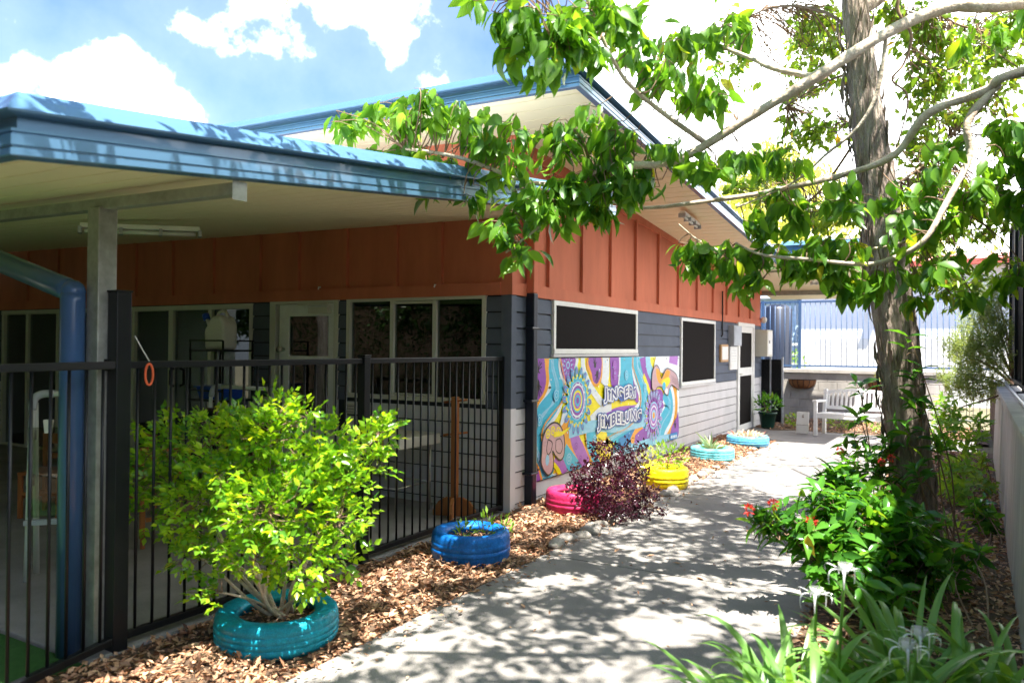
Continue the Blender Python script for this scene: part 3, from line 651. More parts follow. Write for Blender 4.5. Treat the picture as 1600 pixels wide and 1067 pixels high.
# ---------------------------------------------------------------- pool style fence
def rail(parent,a,b_,z,w=.038,name='rail'):
    b=MB(); b.bar((a[0],a[1],z),(b_[0],b_[1],z),w,w); b.build(name,'black',parent,bevel=.004)
_bal={}
def baluster(parent,x,y,z0,z1,mat='black',r=.008,name='baluster'):
    key=(name,mat,round(z1-z0,3),r)
    if key not in _bal:
        b=MB(); b.tube([(0,0,0),(0,0,z1-z0)],r,8); o=b.build(name,mat); COL.objects.unlink(o); _bal[key]=o
    c=_bal[key].copy(); COL.objects.link(c); c.parent=parent; c.location=Vector((x,y,z0))-ORG[parent.name]; return c
def fpost(parent,x,y,z1,w=.065,z0=.0):
    b=MB(); b.box(x-w/2,x+w/2,y-w/2,y+w/2,z0,z1); b.box(x-w/2-.004,x+w/2+.004,y-w/2-.004,y+w/2+.004,z1,z1+.014); b.box(x-w*.9,x+w*.9,y-w*.9,y+w*.9,z0,z0+.012); b.build('post','black',parent,bevel=.003)
FX=-.066
F=thing('metal_fence',(FX,-2,0),'black tubular metal fence between the veranda and the leaf covered bed','fence')
fpost(F,FX,-1.97,1.50,.065,.03)
b=MB(); b.box(FX-.045,FX+.035,-3.87,-3.79,.0,1.84); b.box(FX-.05,FX+.04,-3.875,-3.785,1.84,1.85); b.build('post','black',F,bevel=.004)
b=MB(); b.box(FX-.02,FX+.02,-.06,-.03,.05,1.49); b.build('end_bracket','black',F)
for a0,a1 in ((-3.78,-2.01),(-1.93,-.06)):
    rail(F,(FX,a0),(FX,a1),1.47); rail(F,(FX,a0),(FX,a1),.085)
    n=int(round((a1-a0)/.099))
    for i in range(n): baluster(F,FX,a0+(i+.5)*(a1-a0)/n,.10,1.455)
F2=thing('metal_fence',(.05,-4.2,0),'short angled section of black metal fence standing on the lawn edge in the near corner','fence')
p0=Vector((FX+.02,-3.88));p1=Vector((.205,-4.86))
rail(F2,p0,p1,1.47); rail(F2,p0,p1,.085); n=10
for i in range(n): q=p0+(p1-p0)*((i+.6)/n); baluster(F2,q.x,q.y,.10,1.455)
b=MB(); b.bar((p0.x-.02,p0.y+.03,1.47),(p0.x-.10,p0.y+.0,1.47),.03,.06); b.build('hinge','black',F2)
# orange strap and cord on the tall post
t=thing('hanging_strap',(FX+.02,-3.76,1.4),'orange loop strap hanging by a pale cord from the tall black fence post','strap')
b=MB(); P=smoothpath([(FX+.045,-3.78,1.62),(FX+.05,-3.74,1.55),(FX+.05,-3.70,1.49)],4); b.tube(P,.003,5); b.build('cord','pvc',t)
b=MB(); P=[(FX+.05,-3.70+.022*math.cos(a),1.42+.055*math.sin(a)) for a in [i*2*PI/16 for i in range(17)]]; b.tube(P,.006,6,cap=False); b.build('loop','orangerope',t)
# ---------------------------------------------------------------- tyres
def tyre(x,y,R,H,col,lab,sq=0,soilz=None,cast=(1,1),tread=True):
    nm='tyre_'+lab.split()[0]; X[nm]=M(nm+'_paint',col,.42,var=.35,scale=16,bump=.35,bscale=30,speck=.25)
    t=thing('tyre_planter',(x,y,0),lab,'tyre planter','painted tyre planters in the mulch bed')
    ri=R*.60; h=H
    pr_=[(ri,h*.80),(ri+.012,h*.90),(ri+.05,h*.985),(R*.86,h),(R*.93,h*.975),(R*.975,h*.90),(R*.99,h*.80),(R*.994,h*.69),(R*.982,h*.68),(R*.982,h*.66),(R,h*.65),(R*1.003,h*.5),(R*.99,h*.49),(R*.99,h*.465),(R*1.003,h*.455),(R,h*.33),(R*.986,h*.32),(R*.986,h*.30),(R*.997,h*.29),(R*.985,h*.15),(R*.93,h*.03),(R*.86,-.01),(R*.8,-.03),(ri,.0),(ri*1.25,h*.3),(ri*1.25,h*.6)]
    def rf(an,j):
        q=1+.012*math.sin(an*2+x*5)
        if not tread and j in (8,9,15,16,17): q*=1.012
        if tread and j in (6,7,10,11,14,15) and int(an/(2*PI)*84)%3==0: q*=.988
        return q
    b=MB(); b.lathe(pr_,(x,y,0.0),84,closed=True,rf=rf); b.build('tyre_body',nm,t)
    sz=h*.55 if soilz is None else soilz; b=MB()
    vs=[(x,y,sz+.02)]+[(x+ri*1.2*f*math.cos(a),y+ri*1.2*f*math.sin(a),sz+.012*noise.noise((x+f*9,math.cos(a)*3,math.sin(a)*3))) for f in (.5,1) for a in [2*PI*k/20 for k in range(20)]]
    fs=[(0,1+k,1+(k+1)%20) for k in range(20)]+[(1+k,21+k,21+(k+1)%20,1+(k+1)%20) for k in range(20)]
    b.add(vs,fs,True); o=b.build('soil','soil',t)
    n=220; r_=np.sqrt(RNG.random(n))*ri*1.05; a=RNG.random(n)*2*PI
    P=np.stack([x+r_*np.cos(a),y+r_*np.sin(a),sz+RNG.uniform(.01,.035,n)],1)
    o2=leaves('soil_litter',P,RNG.normal(size=(n,3))*[1,1,.3],RNG.normal(size=(n,3))*.4+[0,0,1],RNG.uniform(.02,.05,n),RNG.uniform(.012,.022,n),T_CHIP,'leafl',t)
    return t
tyre(.47,-3.26,  .325,.178,(.008,.33,.46),'teal painted tyre holding the big green bush beside the fence')
tyre(.49,-1.40,  .295,.225,(.008,.16,.56),'royal blue painted tyre with small sprigs beside the fence',tread=False)
tyre(.44,.52,.29,.215,(.52,.025,.11),'crimson pink painted tyre beside the dark maroon shrub',tread=False)
tyre(.74,2.25,.27,.235,(.85,.66,.01),'yellow painted tyre half behind the maroon shrub',tread=False)
tyre(.60,4.72,.31,.18,(.16,.60,.68),'pale turquoise painted tyre with a spiky aloe')
tyre(.66,6.60,.34,.17,(.10,.40,.66),'sky blue painted tyre full of cream striped leaves',tread=False)
# ---------------------------------------------------------------- stones along the path edge
k=0
def stone(x,y,r,lab):
    s1=RNG.random()*20; an=RNG.random()*3
    def rf(d): return 1+.28*noise.noise((d.x*1.3+s1,d.y*1.3,d.z*1.3))
    b=MB(Matrix.Translation((x,y,r*.25))@Matrix.Rotation(an,4,'Z')); b.ball((0,0,0),(r*1.25,r*.8,r*.62),8,rf); tag(solo(b.build('edging_stone','rock'),(x,y,0)),lab,'stone','loose river stones lining the path edge')
ylist=[-.75,-.55,-.38,-.22,-.06,.10,.27,.42,.62,.84,1.05,1.28,1.5,1.75,2.0,2.3,2.55,2.85,3.2,3.5,3.9,4.3,4.7,5.1,5.6,6.1,6.6,7.0]
for i,y in enumerate(ylist):
    r=RNG.uniform(.05,.085) if y<4 else RNG.uniform(.035,.055)
    stone(.90+RNG.uniform(-.03,.05),y,r,'grey brown river stone in the row along the left path edge')
# ---------------------------------------------------------------- veranda contents
def easel(cx,cy,w,ang,z1,lab):
    t=thing('pvc_easel',(cx,cy,.03),lab,'easel'); R=Matrix.Translation((cx,cy,0))@Matrix.Rotation(ang,4,'Z'); d=.10
    for sx_ in (-1,1):
        b=MB(R); b.tube([(sx_*w/2,-d,.03),(sx_*w/2,-.03,z1-.06)],.019,10); b.build('leg','pvc',t)
        b=MB(R); b.tube([(sx_*w/2,d,.03),(sx_*w/2,.03,z1-.06)],.019,10); b.build('leg','pvc',t)
        b=MB(R); b.tube(smoothpath([(sx_*w/2,-.03,z1-.10),(sx_*(w/2-.01),-.02,z1-.03),(sx_*(w/2-.05),0,z1),(sx_*(w/2-.12),0,z1)],4),.026,10); b.build('elbow','pvcg',t)
        for q0,q1,q2,q3 in ((.52,.52,.46,.58),(.25,.76,.2,.81)): b=MB(R); b.tube([(sx_*w/2,-d*q0,z1*q1),(sx_*w/2,-d*q2,z1*q3)],.026,10); b.build('pipe_joint','pvcg',t)
    b=MB(R); b.tube([(-w/2+.06,0,z1),(w/2-.06,0,z1)],.019,10); b.build('top_bar','pvc',t)
    b=MB(R); b.box(-w/2+.0,w/2,-.104,-.099,z1*.36,z1*.83); b.build('clear_panel','acr',t)
    for q in (-.28,-.1,.12,.3):
        b=MB(R); b.prism([(q*w-.02,-.116,z1*.80),(q*w+.02,-.116,z1*.80),(q*w+.028,-.116,z1*.87),(q*w-.028,-.116,z1*.87)],(0,.03,0)); b.build('clip','jug',t)
    b=MB(R); b.box(-w/2,w/2,-.175,-.13,z1*.33,z1*.355); b.build('paint_tray','pvcg',t)
easel(-1.47,-3.22,.53,.80,1.24,'white pipe easel with clear panel behind the galvanised post')
easel(-2.22,-1.2,.86,.0,1.17,'white pipe easel with clear panel in front of the white door')
def chair(x,y,a,lab,s=1.):
    t=thing('wooden_chair',(x,y,.03),lab,'chair','small wooden chairs on the veranda'); R=Matrix.Translation((x,y,.03))@Matrix.Rotation(a,4,'Z')@Matrix.Scale(s,4)
    for sx_,sy_,h in ((-1,-1,.38),(1,-1,.38),(-1,1,.72),(1,1,.72)):
        b=MB(R); b.box(sx_*.17-.017,sx_*.17+.017,sy_*.17-.017,sy_*.17+.017,0,h); b.build('leg','wood',t,bevel=.003)
    b=MB(R); b.box(-.19,.19,-.19,.18,.38,.405); b.build('seat','wood',t,bevel=.005)
    b=MB(R); b.box(-.15,.15,.16,.18,.62,.71); b.box(-.15,.15,.16,.18,.48,.53); b.build('backrest','wood',t,bevel=.003)
    b=MB(R); b.box(-.15,.15,-.18,-.16,.2,.23); b.box(-.18,-.16,-.15,.15,.17,.2); b.box(.16,.18,-.15,.15,.17,.2); b.build('stretcher','wood',t)
chair(-3.45,-2.3,.5,'small orange wooden chair at the left edge behind the fence bars')
chair(-2.9,-1.9,-.4,'small orange wooden chair behind the blue drain pipe')
chair(-1.75,-2.35,1.0,'small orange wooden chair hidden behind the left side of the green bush')
t=thing('drink_trolley',(-3.5,-.4,.03),'black wire trolley by the sliding doors carrying a white water jug','trolley')
for x in (-3.78,-3.24):
    for y in (-.62,-.22): b=MB(); b.tube([(x,y,.03),(x,y,1.62)],.012,8); b.build('leg','black',t)
for z in (.35,.95,1.50):
    b=MB(); b.box(-3.79,-3.23,-.63,-.21,z,z+.02); b.build('shelf','black',t)
    b=MB(); b.tube([(-3.79,-.63,z+.12),(-3.23,-.63,z+.12)],.008,6); b.tube([(-3.79,-.21,z+.12),(-3.23,-.21,z+.12)],.008,6); b.build('guard_rail','black',t)
t=thing('water_jug',(-3.52,-.42,1.52),'milky white plastic water container with blue tap cap on the black trolley','container')
b=MB(); b.prism([(-3.68,-.52,1.52),(-3.36,-.52,1.52),(-3.36,-.52,1.80),(-3.42,-.52,1.90),(-3.56,-.52,1.90),(-3.69,-.52,1.74)],(0,.2,0)); b.build('container_body','jug',t,bevel=.035)
b=MB(); b.tube(smoothpath([(-3.60,-.42,1.84),(-3.56,-.42,1.93),(-3.46,-.42,1.95),(-3.40,-.42,1.88)],5),.016,8); b.build('handle','jug',t)
b=MB(); b.tube([(-3.68,-.42,1.72),(-3.76,-.42,1.86)],.018,8); b.build('spout','jug',t)
b=MB(); b.tube([(-3.76,-.42,1.86),(-3.79,-.42,1.92)],.04,10); b.build('cap','bluep',t)
t=thing('storage_tub',(-3.5,-.42,.97),'blue plastic tub on the middle shelf of the black trolley','tub'); b=MB(); b.prism([(-3.7,-.56,.971),(-3.32,-.56,.971),(-3.29,-.58,1.10),(-3.73,-.58,1.10)],(0,.28,0)); b.build('tub_body','bluep',t,bevel=.01); b=MB(); b.box(-3.745,-3.275,-.6,-.28,1.10,1.115); b.build('rim','bluep',t)
t=thing('coat_stand',(-.35,-.38,.03),'orange wooden stand with cross pegs and half round feet by the wall corner','stand')
b=MB(); b.box(-.385,-.33,-.41,-.355,.10,1.12); b.build('pole','wood',t,bevel=.004)
for a in (0,PI/2):
    R=Matrix.Translation((-.357,-.382,.03))@Matrix.Rotation(a+.4,4,'Z'); b=MB(R)
    b.prism([(-.20,-.016,0),(.20,-.016,0),(.20,-.016,.05),(.15,-.016,.13),(.08,-.016,.17),(-.08,-.016,.17),(-.15,-.016,.13),(-.20,-.016,.05)],(0,.032,0)); b.build('foot','wood',t,bevel=.004)
for z,a in ((1.08,.1),(.78,.5),(.80,-.9)):
    b=MB(); d=Vector((math.cos(a),math.sin(a),.12)); p=Vector((-.357,-.382,z)); b.tube([p-d*.12,p+d*.12],.011,8); b.build('peg','wood',t)
t=thing('play_table',(-1.0,-.5,.03),'beige topped metal legged table against the grey wall behind the fence','table')
b=MB(); b.prism([(-1.55,-.86,.66),(-.62,-.86,.66),(-.62,-.86,.76),(-1.55,-.86,.76)],(0,.62,0)); b.build('tabletop','beige',t,bevel=.01)
b=MB(); b.box(-.93,-.80,-.866,-.8601,.665,.755); b.build('end_label','wood2',t)
for x in (-1.48,-.70):
    for y in (-.80,-.30): b=MB(); b.tube([(x,y,.66),(x,y,.03)],.013,8); b.build('leg','steel',t)
b=MB(); b.tube([(-1.48,-.80,.30),(-.70,-.80,.30)],.009,6); b.tube([(-1.48,-.30,.30),(-.70,-.30,.30)],.009,6); b.tube([(-.70,-.8,.30),(-.70,-.3,.30)],.009,6); b.build('stretcher','steel',t)
# ---------------------------------------------------------------- patio things
def bench(x,y,a,w,lab,name='garden_bench',cat='bench'):
    t=thing(name,(x,y,0),lab,cat); R=Matrix.Translation((x,y,0))@Matrix.Rotation(a,4,'Z')
    for sx_ in (-1,1):
        X_=sx_*(w/2-.03)
        b=MB(R); b.box(X_-.03,X_+.03,-.30,-.24,0,.62); b.build('leg','white',t,bevel=.004)
        b=MB(R); b.prism([(X_-.03,.20,0),(X_-.03,.27,0),(X_-.03,.27,.40),(X_-.03,.36,.84),(X_-.03,.30,.84),(X_-.03,.20,.40)],(.06,0,0)); b.build('leg','white',t,bevel=.004)
        b=MB(R); b.prism([(X_-.04,-.34,.62),(X_-.04,.30,.60),(X_-.04,.30,.64),(X_-.04,-.34,.66)],(.08,0,0)); b.build('armrest','white',t,bevel=.006)
    b=MB(R)
    for k in range(6): b.box(-w/2+.06,w/2-.06,-.29+k*.085,-.225+k*.085,.40,.42)
    b.box(-w/2+.06,w/2-.06,-.285,-.26,.33,.399); b.build('seat','white',t,bevel=.003)
    b=MB(R); ns=max(4,int(w/.085)); nseg=12
    def bz(x_): q=abs(x_)/(w/2); return .86-.06*q*q
    for k in range(nseg):
        xa=-w/2+.06+(w-.12)*k/nseg; xb=-w/2+.06+(w-.12)*(k+1)/nseg
        b.prism([(xa,.305,bz(xa)-.06),(xb,.305,bz(xb)-.06),(xb,.315,bz(xb)),(xa,.315,bz(xa))],(0,.03,0))
    b.prism([(-w/2+.06,.245,.47),(w/2-.06,.245,.47),(w/2-.06,.255,.53),(-w/2+.06,.255,.53)],(0,.03,0))
    for k in range(ns):
        xa=-w/2+.09+(w-.18)*k/(ns-1); b.prism([(xa-.02,.258,.53),(xa+.02,.258,.53),(xa+.02,.308,bz(xa)-.06),(xa-.02,.308,bz(xa)-.06)],(0,.018,0))
    b.box(-.03,.03,.25,.30,.42,.84); b.build('backrest','white',t,bevel=.003)
bench(1.99,8.98,-.16,1.22,'white slatted garden bench with arched back under the canopy')
bench(2.98,7.85,1.25,.66,'white slatted garden chair half hidden by the brown tree trunk','garden_chair','chair')
t=thing('display_board',(1.10,9.1,0),'white square panel leaning upright on the paving left of the bench','panel')
b=MB(); b.prism([(.99,9.05,0),(1.215,9.02,0),(1.215,9.10,.40),(.99,9.13,.40)],(0,.03,0)); b.build('board_face','white',t,bevel=.004)
b=MB(); b.prism([(1.0,9.074,.155),(1.205,9.047,.155),(1.205,9.048,.161),(1.0,9.075,.161)],(0,-.004,0))
for k in range(7): q=RNG.random(2); b.ball((1.09+.03*q[0],9.085,.30+.06*q[1]),.008,4)
b.build('dark_motif','twig',t)
t=thing('plant_pot',(.33,9.72,0),'dark green round pot at the end of the side wall','pot'); b=MB(); b.lathe([(.12,0),(.17,.28),(.185,.28),(.185,.32),(.165,.32),(.15,.27)],(.33,9.72,0),28); b.build('pot_body','green',t); b=MB(); b.lathe([(.0,.27),(.16,.27)],(.33,9.72,0),20); b.build('soil','soil',t)
# small black gate screens
t=thing('black_gate',(.25,10.6,0),'low black slatted gate in two leaves at the far wall corner','gate')
for x0,x1 in ((-.0,.19),(.23,.42)):
    b=MB(); 
    for k in range(9): xx=x0+(x1-x0)*k/8; b.box(xx-.007,xx+.007,10.56,10.60,.05,1.36)
    b.box(x0,x1,10.57,10.59,.72,.76); b.box(x0,x1,10.57,10.59,.05,.09); b.box(x0,x1,10.57,10.59,1.33,1.37); b.box(x0,x1,10.601,10.605,.05,1.37); b.build('slat_panel','black',t)
for x in (.21,.45): b=MB(); b.box(x-.016,x+.016,10.55,10.61,0,1.42); b.build('post','metalgrey',t,bevel=.003)
# back retaining wall and fence above it
t=thing('block_wall',(1.6,12.4,0),'pale weathered concrete block wall behind the white bench','wall')
b=MB()
for r in range(6):
    z0=-.15+.2*r; off=.0 if r%2 else .2
    xs=[-.9]+[-.9+off+.4*k for k in range(1,12)]; xs=[x for x in xs if x<3.45]+[3.45]
    for i in range(len(xs)-1):
        if xs[i+1]-xs[i]>.02: b.box(xs[i]+.004,xs[i+1]-.004,12.3,12.55,z0+.004,z0+.196)
b.box(-.9,3.45,12.31,12.54,-.15,1.045); b.build('block_course','conc_old',t,bevel=.006)
b=MB(); b.box(-.95,3.5,12.26,12.58,1.05,1.14); b.build('coping','conc_old',t,bevel=.01)
t=thing('blue_fence',(1.8,12.42,1.14),'dark blue vertical bar fence standing on the pale block wall','fence')
for z in (1.19,2.66): b=MB(); b.box(-.9,4.35,12.40,12.44,z,z+.04); b.build('rail','fblue',t)
for i in range(47): baluster(t,-.85+.111*i,12.42,1.23,2.66,'fblue',.0085)
for x in (-.35,.98-.5,): b=MB(); b.box(x-.03,x+.03,12.39,12.45,1.14,2.72); b.build('post','fblue',t)
t=thing('low_gate',(3.9,12.5,0),'pale low bar gate beyond the end of the right retaining wall','gate')
for z in (.1,1.02): b=MB(); b.box(3.52,4.35,12.5,12.53,z,z+.035); b.build('rail','metalgrey',t)
for i in range(7): baluster(t,3.56+.12*i,12.515,.13,1.02,'metalgrey',.008)
# wall baskets
def basket(x,lab):
    t=thing('wall_basket',(x,12.2,.85),lab,'basket','half round wall baskets on the pale block wall'); n=14
    b=MB(); vs=[];fs=[]
    for j,(r,z) in enumerate(((.29,.90),(.27,.80),(.20,.72),(.10,.69))):
        for i in range(n+1): a=PI+PI*i/n; vs.append((x+r*1.05*math.cos(a),12.29+r*.75*math.sin(a),z))
    for j in range(3):
        for i in range(n): k=j*(n+1)+i; fs.append((k,k+1,k+n+2,k+n+1))
    b.add(vs,fs,True); b.build('coir_liner','coir',t)
    b=MB()
    for i in range(0,n+1,2): b.tube([vs[j*(n+1)+i] for j in range(4)],.006,5)
    b.tube([(p[0],p[1]-.004,p[2]) for p in vs[:n+1]],.009,6); b.build('wire_frame','black',t)
    b=MB(); b.add([(x,12.29,.87)]+[(x+.28*math.cos(PI+PI*i/n),12.29+.2*math.sin(PI+PI*i/n),.87) for i in range(n+1)],[(0,i+1,i+2) for i in range(n)]); b.build('soil','soil',t)
basket(.56,'coir lined wall basket above the white panel'); basket(2.22,'coir lined wall basket behind the trunk side of the bench')
# right retaining wall and screen fence
def rw(y): return 3.925+.0195*(y+.8)
t=thing('retaining_wall',(4.1,1,0),'streaked grey concrete retaining wall along the right garden bed','wall')
b=MB(); vs=[]
for y in (-7,7.0):
    for dx,z in ((0,-.15),(.04,1.10),(.30,1.10),(.30,-.15)): vs.append((rw(y)+dx,y,z))
b.add(vs,[(0,1,2,3),(4,7,6,5),(0,4,5,1),(1,5,6,2),(2,6,7,3),(3,7,4,0)]); b.build('wall_face','conc_streak',t,bevel=.012)
b=MB(); b.add([(rw(y)+dx,y,z) for y in (-7,7.02) for dx in (-.0,.33) for z in (1.101,1.16)],[(0,2,3,1),(4,5,7,6),(0,1,5,4),(2,6,7,3),(1,3,7,5),(0,4,6,2)]); b.build('coping','conc_old',t,bevel=.01)
b=MB(); b.box(4.2,8,-7,12,-.1,1.0); tag(b.build('raised_ground','soil'),kind='structure')
t=thing('screen_fence',(4.3,1,1.16),'tall black mesh screen fence on top of the right retaining wall','fence')
ys=[6.9,5.0,3.1,1.2,-.7,-2.6,-4.5]
for y in ys: b=MB(); b.box(rw(y)+.19,rw(y)+.25,y-.03,y+.03,1.16,3.35); b.box(rw(y)+.14,rw(y)+.28,y-.07,y+.07,1.1605,1.175); b.build('post','black',t,bevel=.003)
for i in range(len(ys)-1):
    y0,y1=ys[i+1]+.03,ys[i]-.03; b=MB(); b.bar((rw(y0)+.225,y0,2.24),(rw(y1)+.225,y1,2.24),.006,2.06); b.build('screen_panel','screen',t)
    b=MB(); b.bar((rw(y0)+.21,y0,1.22),(rw(y1)+.21,y1,1.22),.04,.04); b.bar((rw(y0)+.21,y0,3.29),(rw(y1)+.21,y1,3.29),.04,.04); b.build('rail','black',t)
b=MB(); b.tube([(rw(6.8)+.10,6.8,1.19),(rw(-6)+.10,-6,1.19)],.016,8); b.build('conduit','metalgrey',t)
# ---------------------------------------------------------------- far buildings
t=thing('white_building',(2,22,0),'large white walled building with a red roof edge behind the blue fence','building')
b=MB(); b.box(-.75,12,20,28,-.1,4.12); b.build('wall','wbuild',t)
b=MB(); b.box(-.75,12,19.97,19.999,-.1,1.95); b.build('lower_wall','white',t)
b=MB(); b.box(-.9,12.2,19.6,28.2,4.121,4.20); b.box(-.9,12.2,19.55,19.6,4.10,4.26); b.build('roof_edge','brick',t)
b=MB(); b.add([(-.9,19.6,4.205),(12.2,19.6,4.205),(12.2,26,5.1),(-.9,26,5.1)],[(0,1,2,3)]); X['redroof']=M('red_roof_sheet',(.50,.20,.16),.6); b.build('roof','redroof',t)
p=at(1537,478,'y',19.96); b=MB(); b.box(p[0]-.2,p[0]+.25,19.93,19.969,p[2]-.12,p[2]+.16); f=b.build('window','black',t); 
p=at(1366,488,'y',19.96); b=MB(); b.box(p[0]-.15,p[0]+.12,19.7,19.969,p[2]-.03,p[2]+.03); b.build('lamp_bracket','metalgrey',t)
t=thing('blue_house',(-3,24,0),'pale blue house glimpsed past the far wall corner','house')
b=MB()
for k in range(18): b.prism([(-9,24,-.1+.2*k),(-9,23.97,-.1+.2*k),(-9,24,.1+.2*k)],(7.4,0,0))
b.box(-9,-1.6,24.001,30,-.1,3.5); X['paleblue']=M('pale_blue_paint',(.45,.60,.72),.6); b.build('wall','paleblue',t)
b=MB(); b.box(-3.6,-2.8,23.9,23.96,1.2,2.6); b.build('window','dnavy',t)
b=MB(); b.box(-9.4,-1.3,23.6,30.4,3.5,3.65); b.build('roof','roof',t)
t=thing('storage_tank',(-.9,17,0),'dark navy rainwater tank beyond the blue fence by the far corner','tank')
b=MB(); b.lathe([(.01,2.9),(.25,2.88),(.42,2.75),(.42,-.1)],(-.93,17,0),28); b.build('tank_body','dnavy',t)
t=thing('timber_fence',(-.4,18.6,0),'white horizontal rail fence in front of garden greenery','fence')
for z in (.8,1.1,1.4,1.7): b=MB(); b.box(-3,-.5,18.6,18.63,z,z+.08); b.build('rail','white',t)
for x in (-2.9,-.55): b=MB(); b.box(x-.05,x+.05,18.55,18.599,0,1.85); b.build('post','white',t)
t=thing('neighbour_house',(-10,-13,0),'cream house across the garden mirrored in the veranda glass','house')
b=MB(); b.box(-16,-6.5,-17,-13,-.1,2.3); b.build('wall','cream',t); b=MB(); b.prism([(-16.5,-17.5,2.3),(-16.5,-12.5,2.3),(-16.5,-15,3.4)],(10.5,0,0)); b.build('roof','roof',t)
for x in (-14,-11,-8.5): b=MB(); b.box(x,x+1,-13.001,-12.95,1.0,1.9); b.build('window','black',t)
# ---------------------------------------------------------------- vegetation
def branchmesh(name,paths,mat,parent,n=10):
    b=MB()
    for pts,r0,r1 in paths:
        P=smoothpath(pts,5); b.tube(P,lerpr(r0,r1,len(P)),n,rf=lambda i,k,p:1+.20*noise.noise(p*16)+.14*noise.noise(p*5)+.45*max(0,noise.noise(p*6.5+Vector((9,2,4)))-.38))
    return b.build(name,mat,parent)
def twigmesh(name,segs,mat,parent,r=.0035,anchors=None,maxd=.9):
    b=MB()
    for a,c in segs:
        a=np.array(a);c=np.array(c); pts=[a,(a+c)/2+[0,0,.012],c]; b.tube(pts,[r,r*.8,r*.5],4,cap=False)
        if anchors is not None:
            d=np.linalg.norm(anchors-a,axis=1); k=int(np.argmin(d))
            if d[k]<maxd and d[k]>.02:
                m_=(anchors[k]+a)/2+RNG.normal(size=3)*.04*d[k]/.3+[0,0,.06*d[k]]; P=smoothpath([anchors[k],m_,a],3); b.tube(P,lerpr(r*1.6,r,len(P)),5,cap=False)
    return b.build(name,mat,parent)
def bez(ps,n=14): return np.array([tuple(p) for p in smoothpath(ps,n)])
# --- pale limbed tree whose branches cross the view from the right
def L3(lst): return [at(u,v,'d',d) for u,v,d in lst]
PT=thing('pale_tree',(5.5,-.6,.95),'broad leafed tree with pale smooth limbs reaching in from the right over the path','tree')
tr0=Vector((5.5,-.6,.9))
limA=[(5.45,-.62,2.9)]+L3([(1900,-60,4.7),(1600,3,4.3),(1480,12,4.3),(1380,55,4.3),(1260,130,4.3),(1180,178,4.4),(1080,240,4.5),(1030,257,4.5),(950,260,4.6),(890,287,4.7),(820,283,4.8),(720,247,4.9),(630,232,5.0)])
limB=[(5.47,-.6,2.6)]+L3([(1900,60,4.9),(1600,112,4.5),(1540,142,4.5),(1450,178,4.5),(1400,240,4.6),(1330,270,4.6),(1200,300,4.7),(1100,315,4.8),(1000,325,4.9),(930,308,5.0)])
limC=L3([(1560,133,4.5),(1512,190,4.45),(1515,245,4.45),(1480,315,4.4),(1445,375,4.4),(1400,402,4.5),(1350,413,4.5),(1260,405,4.6),(1190,398,4.7),(1150,380,4.8)])
limD=L3([(1100,222,4.5),(1040,180,4.4),(987,136,4.3),(961,100,4.2),(930,35,4.1),(905,-40,4.0)])
limE=L3([(1275,120,4.3),(1210,108,4.4),(1170,90,4.5),(1110,72,4.6),(1060,95,4.7),(1010,112,4.7),(950,95,4.8)])
limF=L3([(1620,250,4.9),(1560,290,4.8),(1500,330,4.7),(1430,372,4.7),(1340,395,4.7),(1270,418,4.8),(1200,425,4.9)])
limG=L3([(1385,52,4.3),(1372,140,4.35),(1340,200,4.4),(1290,242,4.5),(1240,285,4.6),(1150,325,4.7)])
limH=L3([(890,287,4.7),(870,330,4.7),(810,380,4.7),(790,395,4.7)])
limI=L3([(1130,395,4.8),(1090,375,4.8),(1060,350,4.8)])
limJ=L3([(905,-40,4.0),(860,-20,3.9),(800,0,3.8)])
limO=[(5.5,-.6,3.6),(4.6,-.9,4.8),(3.6,-1.2,5.4),(2.8,-1.0,5.6)]
limP=[(5.5,-.5,3.8),(4.9,.6,5.2),(4.2,1.8,5.9),(3.6,3.0,6.3)]
limQ=[(5.5,-.7,3.4),(4.6,-2.4,4.4),(3.6,-3.6,4.8),(2.6,-4.2,4.8)]
b=MB(); P=smoothpath([(5.5,-.6,.9),(5.47,-.6,2.0),(5.5,-.58,3.2),(5.52,-.6,4.6)],8); b.tube(P,lerpr(.17,.09,len(P)),18,rf=lambda i,k,p:1+.1*noise.noise(p*5)); b.build('trunk','pbark',PT)
LB=[(limA,.042,.009),(limB,.036,.008),(limC,.023,.007),(limD,.016,.009),(limE,.017,.006),(limF,.014,.006),(limG,.013,.005),(limH,.012,.005),(limI,.008,.004),(limJ,.010,.005),(limO,.06,.02),(limP,.06,.02),(limQ,.05,.02)]
for pts,r0,r1 in LB: branchmesh('branch',[(pts,r0,r1)],'pbark',PT,12)
anch=np.concatenate([bez(p,8) for p,_,_ in LB])
